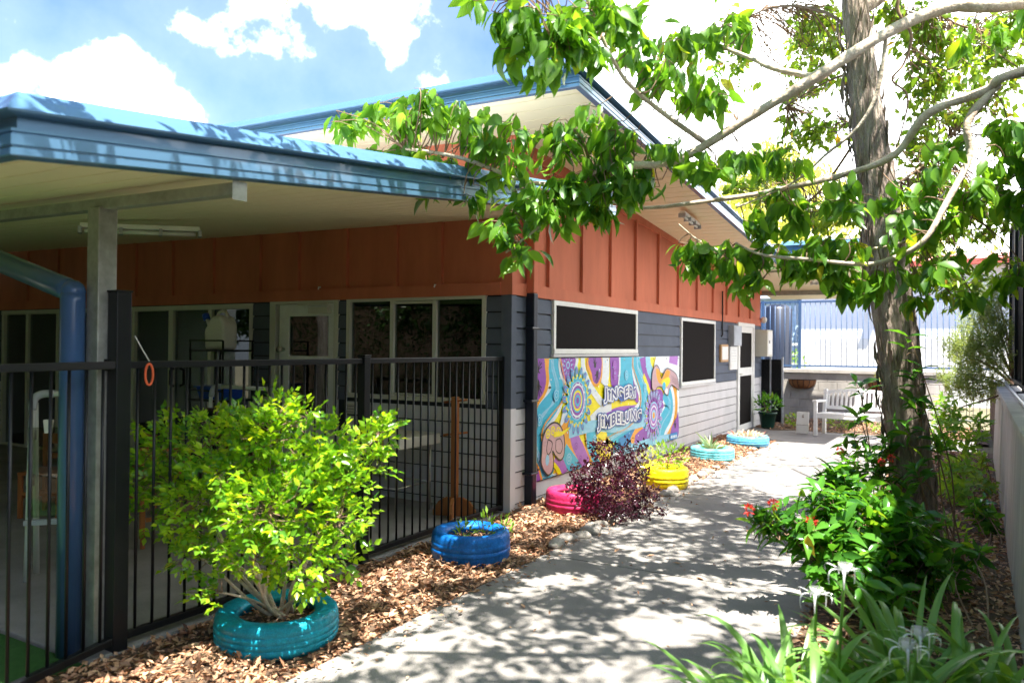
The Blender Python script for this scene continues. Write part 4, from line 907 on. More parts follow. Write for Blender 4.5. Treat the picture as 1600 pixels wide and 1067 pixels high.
bl=[ppx(*a) for a in [
 (535,195,5.0,18,3),(580,185,5.0,28,5),(620,180,5.0,32,7),(655,165,5.0,32,7),(600,240,5.0,20,3),(650,235,5.0,35,7),(690,185,5.0,35,7),(700,270,4.95,35,7),(740,180,4.9,35,7),(750,225,4.9,40,8),(735,300,4.9,20,3),(790,205,4.8,30,6),
 (800,255,4.8,40,6),(790,345,4.7,30,6),(812,385,4.7,22,4),(840,300,4.7,40,7),(850,330,4.7,30,6),(880,205,4.7,30,6),(905,240,4.7,45,9),(880,290,4.7,30,6),(930,280,4.6,35,7),(960,215,4.6,35,7),(985,260,4.6,35,7),(925,180,4.6,22,3),(1000,220,4.5,28,5),
 (745,5,3.8,14,1),(800,20,3.8,30,6),(840,45,3.9,40,9),(880,40,3.9,40,9),(862,95,3.9,28,5),(910,60,4.0,40,7),(800,75,3.9,22,3),(930,10,4.0,35,6),(970,30,4.2,40,6),(1000,80,4.4,35,6),(1030,120,4.4,35,6),(1075,135,4.4,40,6),(1120,150,4.4,25,3),
 (1050,50,4.5,45,6),(1110,40,4.5,45,5),(1160,40,4.6,40,4),(1060,240,4.5,28,4),(1100,260,4.5,28,4),(1160,225,4.5,28,4),(1215,240,4.5,22,3),(1010,290,4.6,22,3),
 (1075,385,4.8,24,6),(1095,415,4.8,20,5),(1145,400,4.8,26,7),(1170,435,4.8,22,5),(1200,385,4.8,26,6),(1190,345,4.8,22,5),(1240,330,4.7,26,5),(1250,410,4.7,28,6),(1290,380,4.7,30,7),(1300,425,4.7,26,6),(1350,440,4.6,28,6),(1340,390,4.6,30,5),
 (1320,300,4.6,36,6),(1400,350,4.5,40,6),(1450,330,4.6,40,6),(1430,420,4.6,34,6),(1500,300,4.6,42,6),(1550,250,4.6,42,6),(1580,190,4.6,38,5),(1530,400,4.7,34,3),(1570,340,4.7,34,3),(1480,230,4.6,34,4),(1585,300,4.6,30,3),(1500,460,4.8,24,3),
 (900,310,4.7,34,7),(940,325,4.7,26,6),(968,300,4.65,22,4),(860,310,4.7,26,5),(1380,300,4.6,34,4),(1460,280,4.6,34,4),(1440,460,4.7,22,3),(1580,440,4.7,26,3),(1240,290,4.7,24,3),
 (1580,40,4.5,40,4),(1520,60,4.6,34,2)]]
cen=blob_centers(bl,.8)
P,D,N,Ls,Ws,TW=droop_clusters(cen,8,.09,(.09,.15),.47)
leaves('crown',P,D,N,Ls,Ws,T_BIG,'leaf',PT,True)
twigmesh('twigs',TW,'twig',PT,.0028,anch,.75)
# upper crown above the picture: same tree, casts the dappled shade
def above(p,mrg=-35):
    u,v,z=pix(p); return z<.3 or v<mrg or u>1690 or u<-80
GAPS=((.75,2.1,.55),(.80,-1.6,.60),(3.7,4.2,.8),(4.0,5.2,.8),(.2,-3.7,.5),(.42,.4,.32),(.45,-2.2,.45),(.5,-3.1,.70),(1.9,3.6,.5),(3.1,-1.3,.62),(3.4,-2.9,.6),(3.3,.1,.35),(2.62,-1.6,.25),(3.7,-.2,.35),(3.65,1.3,.4),(2.75,-.3,.42),(2.2,-2.0,.3),(3.0,1.0,.4))
def cloudpts(n,box,fn,gaps=True):
    out=[]
    while len(out)<n:
        p=np.array([random.uniform(*box[0]),random.uniform(*box[1]),random.uniform(*box[2])])
        if gaps and any((p[0]-.3*p[2]-gx)**2+(p[1]+.24*p[2]-gy)**2<gr*gr for gx,gy,gr in GAPS): continue
        if above(p) and noise.noise(Vector(p)*1.05+Vector((3,1,7)))>fn: out.append(p)
    return np.array(out)
c1=cloudpts(2900,((1.7,5.4),(-7.6,1.4),(4.0,6.8)),-.02)
c2=cloudpts(240,((1.9,5.6),(1.0,4.6),(5.6,8.2)),-.04)
c3=cloudpts(110,((1.0,2.1),(-5.3,-.6),(3.1,4.5)),.08,False)
cen=np.concatenate([c1,c3]); P,D,N,Ls,Ws,TW=droop_clusters(cen,8,.16,(.075,.125),.48,.5)
leaves('crown',P,D,N,Ls,Ws,T_BIG,'leaf',PT,True); twigmesh('twigs',TW[::2],'twig',PT,.004)
# --- brown barked tree standing by the path
BT=thing('brown_tree',(3.42,.29,0),'tree with rough shedding brown bark standing among shrubs right of the path','tree')
tp=[(3.42,.30,-.1),(3.392,.281,.138),(3.293,.215,1.092),(3.228,.173,1.712),(3.185,.144,2.093),(3.108,.094,2.76),(3.036,.047,3.332),(2.98,.01,3.904),(2.95,-.01,4.3),(2.98,-.02,5.4),(3.1,.1,6.6)]
P=smoothpath(tp,22)
def rr(i):
    z=P[i].z; return max(.03,(.185 if z<0 else   .143-.028*max(0,z-2.2)+.03*math.exp(-max(z,0)*5)) if z<4.3 else .08-.022*(z-4.3))
def brf(i,k,p):
    a=2*PI*k/72; z=p.z
    f=noise.noise(Vector((math.cos(a)*5.5+.25*z,math.sin(a)*5.5,z*1.1+3))); f2=noise.noise(Vector((math.cos(a)*13,math.sin(a)*13,z*3.2)))
    return 1+.11*f-.24*max(0,.28-abs(f2))+.05*noise.noise(Vector((math.cos(a)*2,math.sin(a)*2,z*4)))
b=MB(); b.tube(P,[rr(i) for i in range(len(P))],72,rf=brf); b.build('trunk','bark',BT)
# loose bark strips
strip=[]; n=260; z=RNG.uniform(.3,4.3,n); a=RNG.uniform(0,2*PI,n); PP=[];DD=[];NN=[]
for zz,aa in zip(z,a):
    q=min(P,key=lambda p:abs(p.z-zz)); r=(.168-.012*zz)*1.0; nn=np.array([math.cos(aa),math.sin(aa),0]); PP.append(np.array(q)+nn*r); DD.append(np.array([-.045,-.03,-1])+RNG.normal(size=3)*.07); NN.append(nn)
leaves('loose_bark',np.array(PP),np.array(DD),np.array(NN)+rnd(n,.15),RNG.uniform(.08,.28,n),RNG.uniform(.010,.026,n),T_BIG,'bark',BT)
bp=[([(2.96,-.0,4.1),(3.2,.3,4.4),(3.5,.5,5.0),(3.9,.9,5.6)],.06,.02),([(2.97,0,4.6),(2.5,.2,5.2),(2.1,.5,5.9),(1.9,.8,6.4)],.05,.018),([(3.0,0,5.2),(3.4,-.5,6),(3.8,-1,6.6)],.045,.016),
 (L3([(1425,-60,5.8),(1402,10,5.8),(1424,55,5.8),(1412,100,5.8),(1394,125,5.8),(1418,150,5.8),(1410,200,5.8),(1395,245,5.8)]),.013,.005),
 (L3([(1345,110,5.7),(1310,120,5.9),(1270,140,6.1),(1230,165,6.3)]),.010,.004),(L3([(1342,60,5.7),(1290,20,6),(1220,10,6.4),(1160,30,6.8)]),.016,.006),(L3([(1370,60,5.7),(1440,20,6.0),(1500,40,6.4),(1560,60,6.8)]),.016,.006),(L3([(1382,300,5.7),(1440,260,6.2),(1500,200,6.8)]),.012,.005),(L3([(1350,200,5.7),(1280,300,6.4),(1230,330,6.9)]),.012,.004),(L3([(1345,90,5.7),(1324,150,5.9),(1322,190,6.0)]),.007,.003)]
for q in bp: branchmesh('branch',[q],'twig' if q[1]<.02 else 'bark',BT,8)
anch=np.concatenate([bez(p,8) for p,_,_ in bp])
bl=[ppx(*a) for a in [(1180,30,7,50,13),(1240,60,7,55,15),(1290,40,6.5,45,9),(1220,130,7,50,9),(1290,120,6.6,35,5),(1160,110,7,40,6),(1130,60,7,40,7),(1180,190,7.2,40,5),(1290,200,6.4,30,4),
 (1440,40,6.2,40,7),(1480,90,6.2,50,9),(1540,60,6.5,55,10),(1560,130,6.5,50,8),(1500,160,6.5,45,6),(1450,120,6.2,30,4),(1590,30,6.5,50,8),(1440,230,6.3,35,5),(1400,20,6.0,25,4),
 (1460,300,6.3,40,7),(1520,340,6.5,50,9),(1460,420,6.5,35,7),(1500,450,6.8,30,5),(1560,420,6.8,25,3),(1440,180,6.3,30,3),(1250,200,6.6,30,4),(1230,260,6.6,30,4),(1180,290,7,30,4),(1270,350,6.6,35,6),(1330,330,6.2,25,4),(1380,380,6.0,25,4),(1450,370,6.0,25,4),(1580,230,6.5,30,3)]]
bl=[(c,r_,int(n*4.2)+1) for c,r_,n in bl]
cen=blob_centers(bl,.9); cen=np.array([p for p in cen if (p[0]-.3*p[2]-.75)**2+(p[1]+.24*p[2]-2.1)**2>.12])
P_,D,N,Ls,Ws,TW=droop_clusters(cen,8,.14,(.065,.11),.48,.5)
leaves('crown',P_,D,N,Ls,Ws,T_SM,'leaf2',BT,True); twigmesh('twigs',TW,'twig',BT,.003,anch,.9)
P_,D,N,Ls,Ws,TW=droop_clusters(c2,8,.16,(.08,.12),.48,.5)
leaves('crown',P_,D,N,Ls,Ws,T_SM,'leaf2',BT,True); twigmesh('twigs',TW[::2],'twig',BT,.004)
# --- big green bush in the teal tyre : compound leaves
def pinnate(cen,outdir,per_leaflets=7,R=(.06,.115),ll=(.024,.058),up=.35):
    P=[];D=[];N=[];seg=[]
    for c,o in zip(cen,outdir):
        d=nrm((o+RNG.normal(size=3)*.45+[0,0,up*RNG.normal()*.8])[None])[0]; L=RNG.uniform(*R)
        nn=nrm((np.array([0,0,1])+RNG.normal(size=3)*.45)[None])[0]; nn=nn-d*nn.dot(d); nn/=np.linalg.norm(nn); a=np.cross(nn,d)
        for k in range(per_leaflets):
            t=.25+.75*(k//2)/(per_leaflets//2); s=0 if k==per_leaflets-1 else (1 if k%2 else -1)
            P.append(c+d*L*t-nn*.12*L*t*t); D.append(d*.7+a*s*.9-nn*.15+RNG.normal(size=3)*.12); N.append(nn+RNG.normal(size=3)*.25)
        seg.append((c,c+d*L))
    n=len(P); Ls=RNG.uniform(ll[0],ll[1],n); return np.array(P),np.array(D),np.array(N),Ls,Ls*.60,seg
G=thing('green_bush',(.47,-3.26,.12),'large bushy bright green shrub with small glossy leaves growing in the teal tyre','shrub')
base=np.array([.47,-3.26,.12])
bb=[(400,705,3.95,48,80),(350,760,3.9,48,70),(290,800,3.95,40,40),(335,840,3.9,30,20),(420,800,3.7,54,80),(480,760,3.9,55,85),(400,870,3.75,40,46),(470,870,3.8,48,60),(530,810,3.9,36,42),(505,700,3.95,36,42),(545,745,4.05,28,26),(575,700,4.15,24,22),(596,675,4.15,18,14),(430,640,3.95,22,14),(425,675,3.95,32,34),(480,655,4.0,16,8),(255,700,4.3,42,44),(220,740,4.3,32,28),(270,750,4.3,36,30),(225,800,4.3,30,22),(300,690,4.3,44,40),(350,690,4.2,46,46),(340,925,3.95,24,12),(540,860,3.95,20,12),(310,870,4.0,28,20),(590,730,4.15,14,6)]
C_=[];O_=[]
for u,v,d,r,n in bb:
    c=at(u,v,'d',d); R_=r*d/FPX; q=shell(int(n*1.3),.35); C_.append(c+q*R_*np.array([[1.05,1.05,1]])); O_.append(q*.7+nrm((c-base)[None])*.6)
C_=np.concatenate(C_);O_=np.concatenate(O_)
P_,D,N,Ls,Ws,seg=pinnate(C_,O_); leaves('foliage',P_,D,N,Ls,Ws,T_SM,'bush',G,True)
st=[];k=0
for u,v,d,r,n in bb[::2]:
    c=at(u,v,'d',d); m1=base+(c-base)*.35+RNG.normal(size=3)*.04; st.append(([base+RNG.normal(size=3)*[.03,.03,0],m1,base+(c-base)*.7+RNG.normal(size=3)*.04,c],.011,.003))
branchmesh('stem',st,'pbark',G,8)
anch=np.concatenate([bez(p,8) for p,_,_ in st]); twigmesh('twigs',seg[::3],'twig',G,.0016,anch,.35)
# --- maroon shrub
G=thing('maroon_shrub',(.92,1.2,0),'dark maroon leafed shrub between the crimson and yellow tyres','shrub'); base=np.array([.92,1.15,0.])
bb=[(930,780,7.1,30,60),(975,775,7.1,34,75),(960,740,7.2,34,75),(920,745,7.2,26,45),(905,760,7.2,18,26),(990,735,7.3,26,44),(940,712,7.3,20,26),(980,705,7.4,18,24),(1000,795,7.1,20,30),(960,795,6.9,26,46),(1015,770,7.2,16,18),(930,695,7.3,8,7),(956,698,7.4,8,7),(1033,800,6.9,6,5),(935,805,6.9,14,14),(1003,700,7.4,8,6),(900,740,7.2,10,8)]
C_=np.concatenate([at(u,v,'d',d)+shell(n*2,.3)*r*d/FPX for u,v,d,r,n in bb]); O_=nrm(C_-base)
n=len(C_)*4; Ci=np.repeat(C_,4,0)+rnd(n,.02); Oi=np.repeat(O_,4,0)
Ls=RNG.uniform(.03,.05,n); leaves('foliage',Ci,Oi*.5+rnd(n,.6)+[0,0,.2],rnd(n,.7)+[0,0,.6],Ls,Ls*.5,T_SM,'purple',G,True)
st=[([base+RNG.normal(size=3)*[.05,.05,0],base+(at(u,v,'d',d)-base)*.5+RNG.normal(size=3)*.03,at(u,v-r*.6,'d',d)],.007,.002) for u,v,d,r,n_ in bb]; branchmesh('stem',st,'twig',G,6)
# --- generic small leafy plant
def smallplant(name,loc,r,h,n,L,mat,lab,cat='plant',wr=.4,up=.5,tm=T_SM,stems=5,group=None):
    g=thing(name,loc,lab,cat,group); loc=np.array(loc,float); c=loc+[0,0,h*.55]; q=shell(n,.35)*np.array([[r,r,h*.5]]); P=c+q
    o=nrm(q/np.array([[r,r,h*.5]])); Ls=RNG.uniform(L*.7,L*1.2,n)
    leaves('foliage',P,o*.8+rnd(n,.4)+[0,0,up],rnd(n,.5)+[0,0,.8]+o*.3,Ls,Ls*wr,tm,mat,g,True)
    st=[([loc,loc+(P[i]-loc)*.5+RNG.normal(size=3)*.02,P[i]],.004+.002*r,.002) for i in range(0,n,max(1,n//max(stems,1)))]
    branchmesh('stem',st,'twig',g,5); return g
for i,(x,y,h) in enumerate(((.60,-1.36,.22),(.46,-1.45,.14),(.70,-1.24,.18))):
    smallplant('sprig',(x,y,.13),.07,h,26,.06,'shrubg',['taller yellow green sprig at the right of the royal blue tyre','low sprig in the middle of the royal blue tyre','leafy sprig leaning over the rear rim of the royal blue tyre'][i],'plant',.35,.9)
smallplant('leafy_plant',(.76,2.28,.14),.24,.36,180,.06,'shrubg','low yellow green leafy plant growing out of the yellow tyre')
smallplant('leafy_plant',(.62,2.0,.1),.13,.34,90,.055,'ylw','yellow leafed plant against the wall behind the maroon shrub')
def rosette(name,loc,n,L,W,mat,lab,up=.8,cat='plant',group=None):
    g=thing(name,loc,lab,cat,group); a=RNG.uniform(0,2*PI,n); e=RNG.uniform(.25,1.3,n)*up
    D=np.stack([np.cos(a)*np.cos(e),np.sin(a)*np.cos(e),np.sin(e)],1); N=np.stack([-np.cos(a)*np.sin(e),-np.sin(a)*np.sin(e),np.cos(e)],1)
    Ls=RNG.uniform(L*.7,L*1.1,n); leaves('leaf_rosette',np.array(loc)+D*.015,D,N,Ls,W,T_SM,mat,g); return g
rosette('aloe',(.60,4.66,.10),16,.34,.035,'aloe','tall spiky pale green aloe in the pale turquoise tyre',1.0)
for i in range(9):
    a=i*2*PI/8; r=.19 if i<8 else 0
    rosette('striped_rosette',(.66+r*math.cos(a),6.60+r*math.sin(a),.11),18,.17,.032,'rhoeo','cream and pink striped rosette in the sky blue tyre',.85,'plant','cream striped rosettes in the sky blue tyre')
smallplant('pot_plant',(.33,9.72,.28),.26,.36,110,.13,'ixora','leafy green plant in the dark green pot')
for x,y,lab in ((.75,10.4,'low green plant behind the white panel'),(1.6,10.3,'low green plant under the left half of the bench'),(2.3,10.4,'low green plant under the right half of the bench')):
    smallplant('ground_plant',(x,y,0),.22,.24,90,.09,'leaf2',lab)
smallplant('basket_plant',(2.22,12.15,.87),.16,.24,60,.07,'ylw','small yellow green plant in the right wall basket')
for i in range(8):
    x,y=.15+RNG.random()*.2,2.6+i*.2
smallplant('leafy_plant',(3.55,.9,0),.16,.22,50,.08,'shrubg','small seedling on the litter behind the brown trunk')
# --- shrubs on the right
def shrub(name,loc,blobs,L,mat,lab,wr=.4,per=6,tm=T_BIG,up=.25,tw=.10,stemr=.007):
    g=thing(name,loc,lab,'shrub'); loc=np.array(loc,float); cen=np.concatenate([at(u,v,'d',d)+shell(n,.2)*r*d/FPX for u,v,d,r,n in blobs])
    P=[];D=[];N=[];seg=[]
    for c in cen:
        ax=nrm((nrm((c-loc)[None])[0]*.8+RNG.normal(size=3)*.4+[0,0,.3])[None])[0]
        seg.append((c-ax*tw,c+ax*tw*.4)); n1=np.cross(ax,[.3,.2,1]);n1/=np.linalg.norm(n1);n2=np.cross(ax,n1); ph=RNG.random()*3
        for k in range(per):
            a=ph+PI*(k%2)+(k//2)*1.57; o=n1*math.cos(a)+n2*math.sin(a); P.append(c+ax*tw*(-.5+.9*(k//2)/max(1,per//2-1))); D.append(o+ax*.55+[0,0,-.15]+RNG.normal(size=3)*.15); N.append(ax-o*.4+RNG.normal(size=3)*.2)
    n=len(P); Ls=RNG.uniform(L*.65,L*1.15,n); leaves('foliage',np.array(P),np.array(D),np.array(N),Ls,Ls*wr,tm,mat,g,True)
    st=[([loc+RNG.normal(size=3)*[.04,.04,0],loc+(at(u,v,'d',d)-loc)*.5+RNG.normal(size=3)*.05,at(u,v,'d',d)],stemr,.003) for u,v,d,r,n_ in blobs]
    branchmesh('stem',st,'twig',g,6); anch=np.concatenate([bez(p,8) for p,_,_ in st]); twigmesh('twigs',seg,'twig',g,.0025,anch,.5); return g
IX=shrub('red_flower_shrub',(3.15,-1.2,0),[(1200,812,4.5,22,9),(1245,830,4.5,34,18),(1290,800,4.6,36,20),(1300,850,4.5,42,26),(1345,830,4.6,44,28),(1395,850,4.6,44,28),(1430,880,4.6,40,22),(1340,780,4.8,36,16),(1390,800,4.9,34,14),(1300,895,4.4,36,16),(1370,905,4.4,40,16),(1430,915,4.5,30,8),(1300,760,4.9,26,9),(1450,830,4.9,26,8),(1390,945,4.3,26,6)],.135,'ixora','dense glossy green shrub with red flower clusters in front of the trunk')
shrub('red_flower_shrub',(3.10,.0,0),[(1345,610,5.6,8,2),(1345,655,5.6,8,2),(1340,705,5.6,18,4),(1315,728,5.6,16,5),(1370,730,5.5,26,10),(1330,750,5.4,28,10),(1390,700,5.6,18,5),(1400,760,5.5,22,6)],.135,'ixora','taller loose glossy shrub with upright shoots in front of the white bench',.34)
shrub('climbing_shoots',(3.62,.15,0),[(1425,535,5.4,8,1),(1430,590,5.4,14,2),(1440,640,5.4,18,3),(1465,690,5.4,20,3),(1440,740,5.3,16,3),(1415,670,5.4,10,2)],.14,'ixora','leafy shoots growing up against the brown trunk',.32)
def flowers(parent,lst,r=.035):
    for u,v,d in lst:
        c=at(u,v,'d',d); n=34; q=nrm(RNG.normal(size=(n,3))+[0,0,.5]); leaves('flower_cluster',c+q*r*.5,q+rnd(n,.3),rnd(n),RNG.uniform(r*.6,r*.9,n),r*.35,T_SM,'red',parent)
flowers(IX,[(1208,788,4.4),(1170,797,4.4),(1268,815,4.4)])
flowers(IX,[(1378,722,5.2),(1393,716,5.2),(1312,705,5.3)],.028)
c=at(1262,836,'d',4.3); leaves('yellow_leaf',c[None],np.array([[.2,0,-1]]),np.array([[-.5,-1,.2]]),.12,.06,T_BIG,M('yellow_leaf',(.75,.48,.02),.5),IX)
shrub('leafy_shrub',(3.65,4.1,0),[(1490,640,8.6,24,14),(1470,680,8.4,26,16),(1510,690,8.3,30,20),(1490,740,8.0,28,18),(1520,730,8.1,24,12),(1475,650,8.6,18,8),(1530,660,8.4,14,6),(1500,770,7.6,22,12)],.12,'shrubg','sunlit fresh green leafy shrub in the right bed behind the trunk',.36,6,T_SM)
shrub('small_shrub',(3.85,.9,0),[(1540,800,6.5,20,7),(1548,830,6.4,16,5),(1520,800,6.5,12,3)],.12,'ixora','small dark shrub leaning against the right retaining wall')
shrub('small_shrub',(3.75,-1.4,0),[(1500,890,5.0,22,6),(1520,870,5.0,16,4),(1480,920,4.9,20,5)],.11,'ixora','low broad leafed shrub at the foot of the right retaining wall')
shrub('small_shrub',(3.8,2.5,0),[(1540,720,7.4,12,5),(1530,755,7.2,14,6),(1545,765,7.2,10,3)],.09,'leaf2','small dark green plant by the retaining wall below the needle bush')
# needle bush over the wall
g=thing('needle_bush',(4.3,5.6,1.1),'feathery grey green needle leafed bush spilling over the right retaining wall','bush')
cen=[];
for u,v,d,r,n in [(1545,480,9.6,26,60),(1530,520,9.6,34,90),(1545,560,9.5,34,90),(1510,560,9.5,28,60),(1500,600,9.3,24,50),(1535,600,9.3,30,70),(1560,520,9.6,24,50),(1490,540,9.6,16,20),(1552,450,9.7,18,26),(1480,590,9.3,14,14)]:
    cen.append(at(u,v,'d',d)+insph(int(n*1.6))*r*d/FPX)
cen=np.concatenate(cen); n=len(cen)*26; ax=nrm(nrm(cen-np.array([4.25,5.8,1.0]))*.7+rnd(len(cen),.5)+[0,0,.6]); t_=RNG.random((n,1))
P_=np.repeat(cen,26,0)+np.repeat(ax,26,0)*(t_-.5)*.24; leaves('foliage',P_,np.repeat(ax,26,0)*.7+rnd(n,.8),rnd(n),RNG.uniform(.03,.055,n),.008,T_SM,'rosem',g)
branchmesh('stem',[([(4.3,5.6,1.1),c*.5+np.array([4.3,5.6,1.1])*.5+[0,0,.05],c],.014,.004) for c in cen[::45]],'twig',g,6)
branchmesh('stem',[(L3([(1575,612,9.2),(1540,625,9.0),(1505,635,8.9),(1478,650,8.8)]),.014,.005)],'twig',g,6)
# lilies
def lily(x,y,n,L,lab):
    g=thing('spider_lily',(x,y,0),lab,'plant','strap leafed lilies in the near right bed'); b=MB()
    for i in range(n):
        a=RNG.uniform(0,2*PI); l=RNG.uniform(.6,1.05)*L; e0=RNG.uniform(.5,1.15); w=RNG.uniform(.032,.054); p=np.array([x+.05*math.cos(a),y+.05*math.sin(a),0.]); K=10; vs=[]
        curl=RNG.uniform(.9,2.0)
        for k in range(K+1):
            t=k/K; e=e0-curl*t*t; hd=np.array([math.cos(a),math.sin(a),0]); sd=np.array([-math.sin(a),math.cos(a),0]); ww=w*(1-t**3)*min(1,.5+t*3)*.5; up_=np.array([0,0,1])*.22*ww
            vs+= [tuple(p-sd*ww+up_*2),tuple(p),tuple(p+sd*ww+up_*2)]; p=p+(hd*math.cos(e)+np.array([0,0,1])*math.sin(e))*l/K; a+=RNG.normal()*.02
        b.add(vs,[(3*k+j,3*k+j+1,3*k+j+4,3*k+j+3) for k in range(K) for j in (0,1)],True)
    b.build('strap_leaves','strap',g); return g
LP=[(3.08,-3.0,.6),(3.35,-2.95,.66),(3.65,-2.7,.66),(3.2,-3.3,.60),(3.55,-3.35,.62),(3.9,-3.1,.66),(2.98,-3.25,.5),(3.45,-2.45,.6),(3.85,-2.3,.55),(3.8,-3.5,.55),(3.3,-3.65,.5)]
wd=['behind the path edge','below the red flower shrub','beside the retaining wall foot','nearest the path','in the middle of the clump','nearest the retaining wall','at the path side corner','at the back of the clump','behind the clump by the wall','at the lower right corner','at the very front']
for (x,y,L),w_ in zip(LP,wd): G_=lily(x,y,46,L*1.2,'strap leafed lily with arching green leaves, '+w_)
def lilyflower(u,v,d,px,py,lab):
    c=Vector([float(q) for q in at(u,v,'d',d)]); g=thing('lily_flower',(px,py,0),lab,'flower','white spider lily flowers'); b=MB(); P=smoothpath([(px,py,0),((px+c.x)/2,(py+c.y)/2,c.z*.62),tuple(c)],6); b.tube(P,.006,6); b.build('stalk','strap',g)
    b=MB()
    for k in range(7):
        a=2*PI*k/7+.3; pts=[]; 
        for j in range(9):
            t=j/8; rr_=(.070+.012*math.sin(k*2.3))*math.sin(t*1.9); zz=.035*math.sin(t*2.3)-(.055+.03*math.sin(k*1.7))*t*t; pts.append(c+Vector((math.cos(a)*rr_,math.sin(a)*rr_,zz+.01)))
        n=len(pts); vs=[]
        for j,p in enumerate(pts): w=.0038*(1-(j/8)**3)+.001; s=Vector((-math.sin(a),math.cos(a),0)); vs+=[p-s*w,p+s*w]
        b.add(vs,[(2*j,2*j+1,2*j+3,2*j+2) for j in range(n-1)],True)
    b.lathe([(.004,.0),(.012,.01),(.028,.045),(.024,.046)],c,12); b.build('petals','petal',g)
    b=MB()
    for k in range(5): a=k*1.26; b.tube([c,c+Vector((math.cos(a)*.03,math.sin(a)*.03,.05))],.0018,4)
    b.build('stamen','strap',g)
lilyflower(1320,898,3.0,3.2,-2.8,'white spider lily flower highest, in front of the red flower shrub')
lilyflower(1275,935,3.1,3.1,-2.7,'small white spider lily flower left of the highest one')
lilyflower(1437,1000,2.75,3.45,-3.1,'white spider lily flower, upper of the near pair')
lilyflower(1418,1020,2.65,3.5,-3.2,'white spider lily flower, lower of the near pair')
# yellow green sunlit tree far behind the patio
def fartree(x,y,z0,z1,r,n,L,mat,lab,name='far_tree',hang=.6,wr=.3):
    g=thing(name,(x,y,0),lab,'tree'); b=MB(); P=smoothpath([(x,y,-.1),(x+.1,y,z0*.6),(x,y+.1,z0),(x,y,z1*.8)],6); b.tube(P,lerpr(.22,.05,len(P)),10); b.build('trunk','bark',g)
    bl=[np.array([x,y,(z0+z1)/2])+insph(1)[0]*np.array([r*.8,r*.8,(z1-z0)*.42]) for _ in range(26)]; st=[([(x,y,z0*.9),(np.array([x,y,z0])+c)/2+[0,0,.3],c],.06,.015) for c in bl]; branchmesh('limbs',st,'bark',g,6)
    cen=np.concatenate([c+shell(n//26,.3)*r*.36*np.array([[1,1,.8]]) for c in bl]); P,D,N,Ls,Ws,_=droop_clusters(cen,7,L*1.6,(L*.7,L*1.2),wr,hang); leaves('crown',P,D,N,Ls,Ws,T_SM,mat,g); return g
fartree(-3.4,31,4,11.5,3.4,2400,.26,'ylw','sunny yellow green weeping tree beyond the canopy roof',hang=1.6,wr=.22)
fartree(1.5,34,4,10.2,3.4,1300,.26,'ylw','pale yellow green tree beyond the white building',hang=1.4,wr=.22)
fartree(9.5,14,3.5,8.5,2.6,1200,.16,'leaf2','leafy green tree beyond the far end of the screen fence')
smallplant('garden_shrub',(-.75,18.0,.0),.5,1.6,300,.14,'shrubg','bright green shrub in front of the white rail fence','shrub')
# planting behind the camera, mirrored in the glass; the dense part added to darken the veranda
for i,(x,y,h,r) in enumerate(((-6.5,-11.5,6.5,2.0),(-11,-12,7.5,2.6),(-3.0,-13.5,8,2.4),(-15,-9,7,2.4))):
    fartree(x,y,2.4,h,r,1000,.16,'leaf2',['leafy tree mirrored in the sliding doors','broad leafy tree at the far end of the mirrored garden','tall leafy tree mirrored in the three pane window','leafy tree left of the mirrored cream house'][i])
g=thing('hedge',(-4,-8.8,0),'tall dark hedge behind the camera, made high to darken the veranda wall and mirrored in its glass','hedge'); n=15000; P_=np.stack([RNG.uniform(-13,5.6,n),-8.42+RNG.normal(size=n)*.05,RNG.uniform(0,3.1,n)],1); leaves('foliage',P_,rnd(n)+[0,.6,.2],rnd(n)+[0,.8,.5],RNG.uniform(.06,.1,n),.05,T_SM,'hedge',g); b=MB(); b.box(-13,5.6,-9.2,-8.48,0,3.0); b.build('branches','twig',g)  # unseen hedge with solid dark core, made tall to darken the veranda wall
for i,(x,y) in enumerate(((-1.5,-10.2),(-4.8,-9.9),(-8.4,-10.2),(-12.5,-9.6),(-14,-6.0),(1.6,-10.8))):  # out of view tree row, added to block sky light from the veranda
    fartree(x,y,1.0,6.0,2.5,3200,.20,'hedge','out of view dense tree number %s, added to keep sky light off the veranda'%['one','two','three','four','five','six'][i])
fartree(-4.6,-7.6,3.0,7.0,3.2,3600,.20,'leaf2','out of view tree added to shade the lawn left of the camera',hang=.5,wr=.5)  # this tree and the next: added so the lawn bounces less light
fartree(-9.6,-7.4,3.0,7.0,3.2,3000,.20,'leaf2','out of view tree added to shade the far end of the lawn',hang=.5,wr=.5)
# fallen leaves on the path: separate small ones
k=0
for u,v in ((1010,868),(1065,880),(1215,742),(1192,760),(1250,716),(905,905),(960,862),(1140,830),(1100,905),(820,950),(1180,722)):
    p=at(u,v,'z',.004); o=leaves('fallen_leaf',p[None]*1.,rnd(1)*[1,1,.05],np.array([[0.1,.1,1.]]),.07,.03,T_CHIP,'leafl',None); solo(o,p); tag(o,'dry fallen leaf lying on the concrete path','leaf','dry fallen leaves on the path')
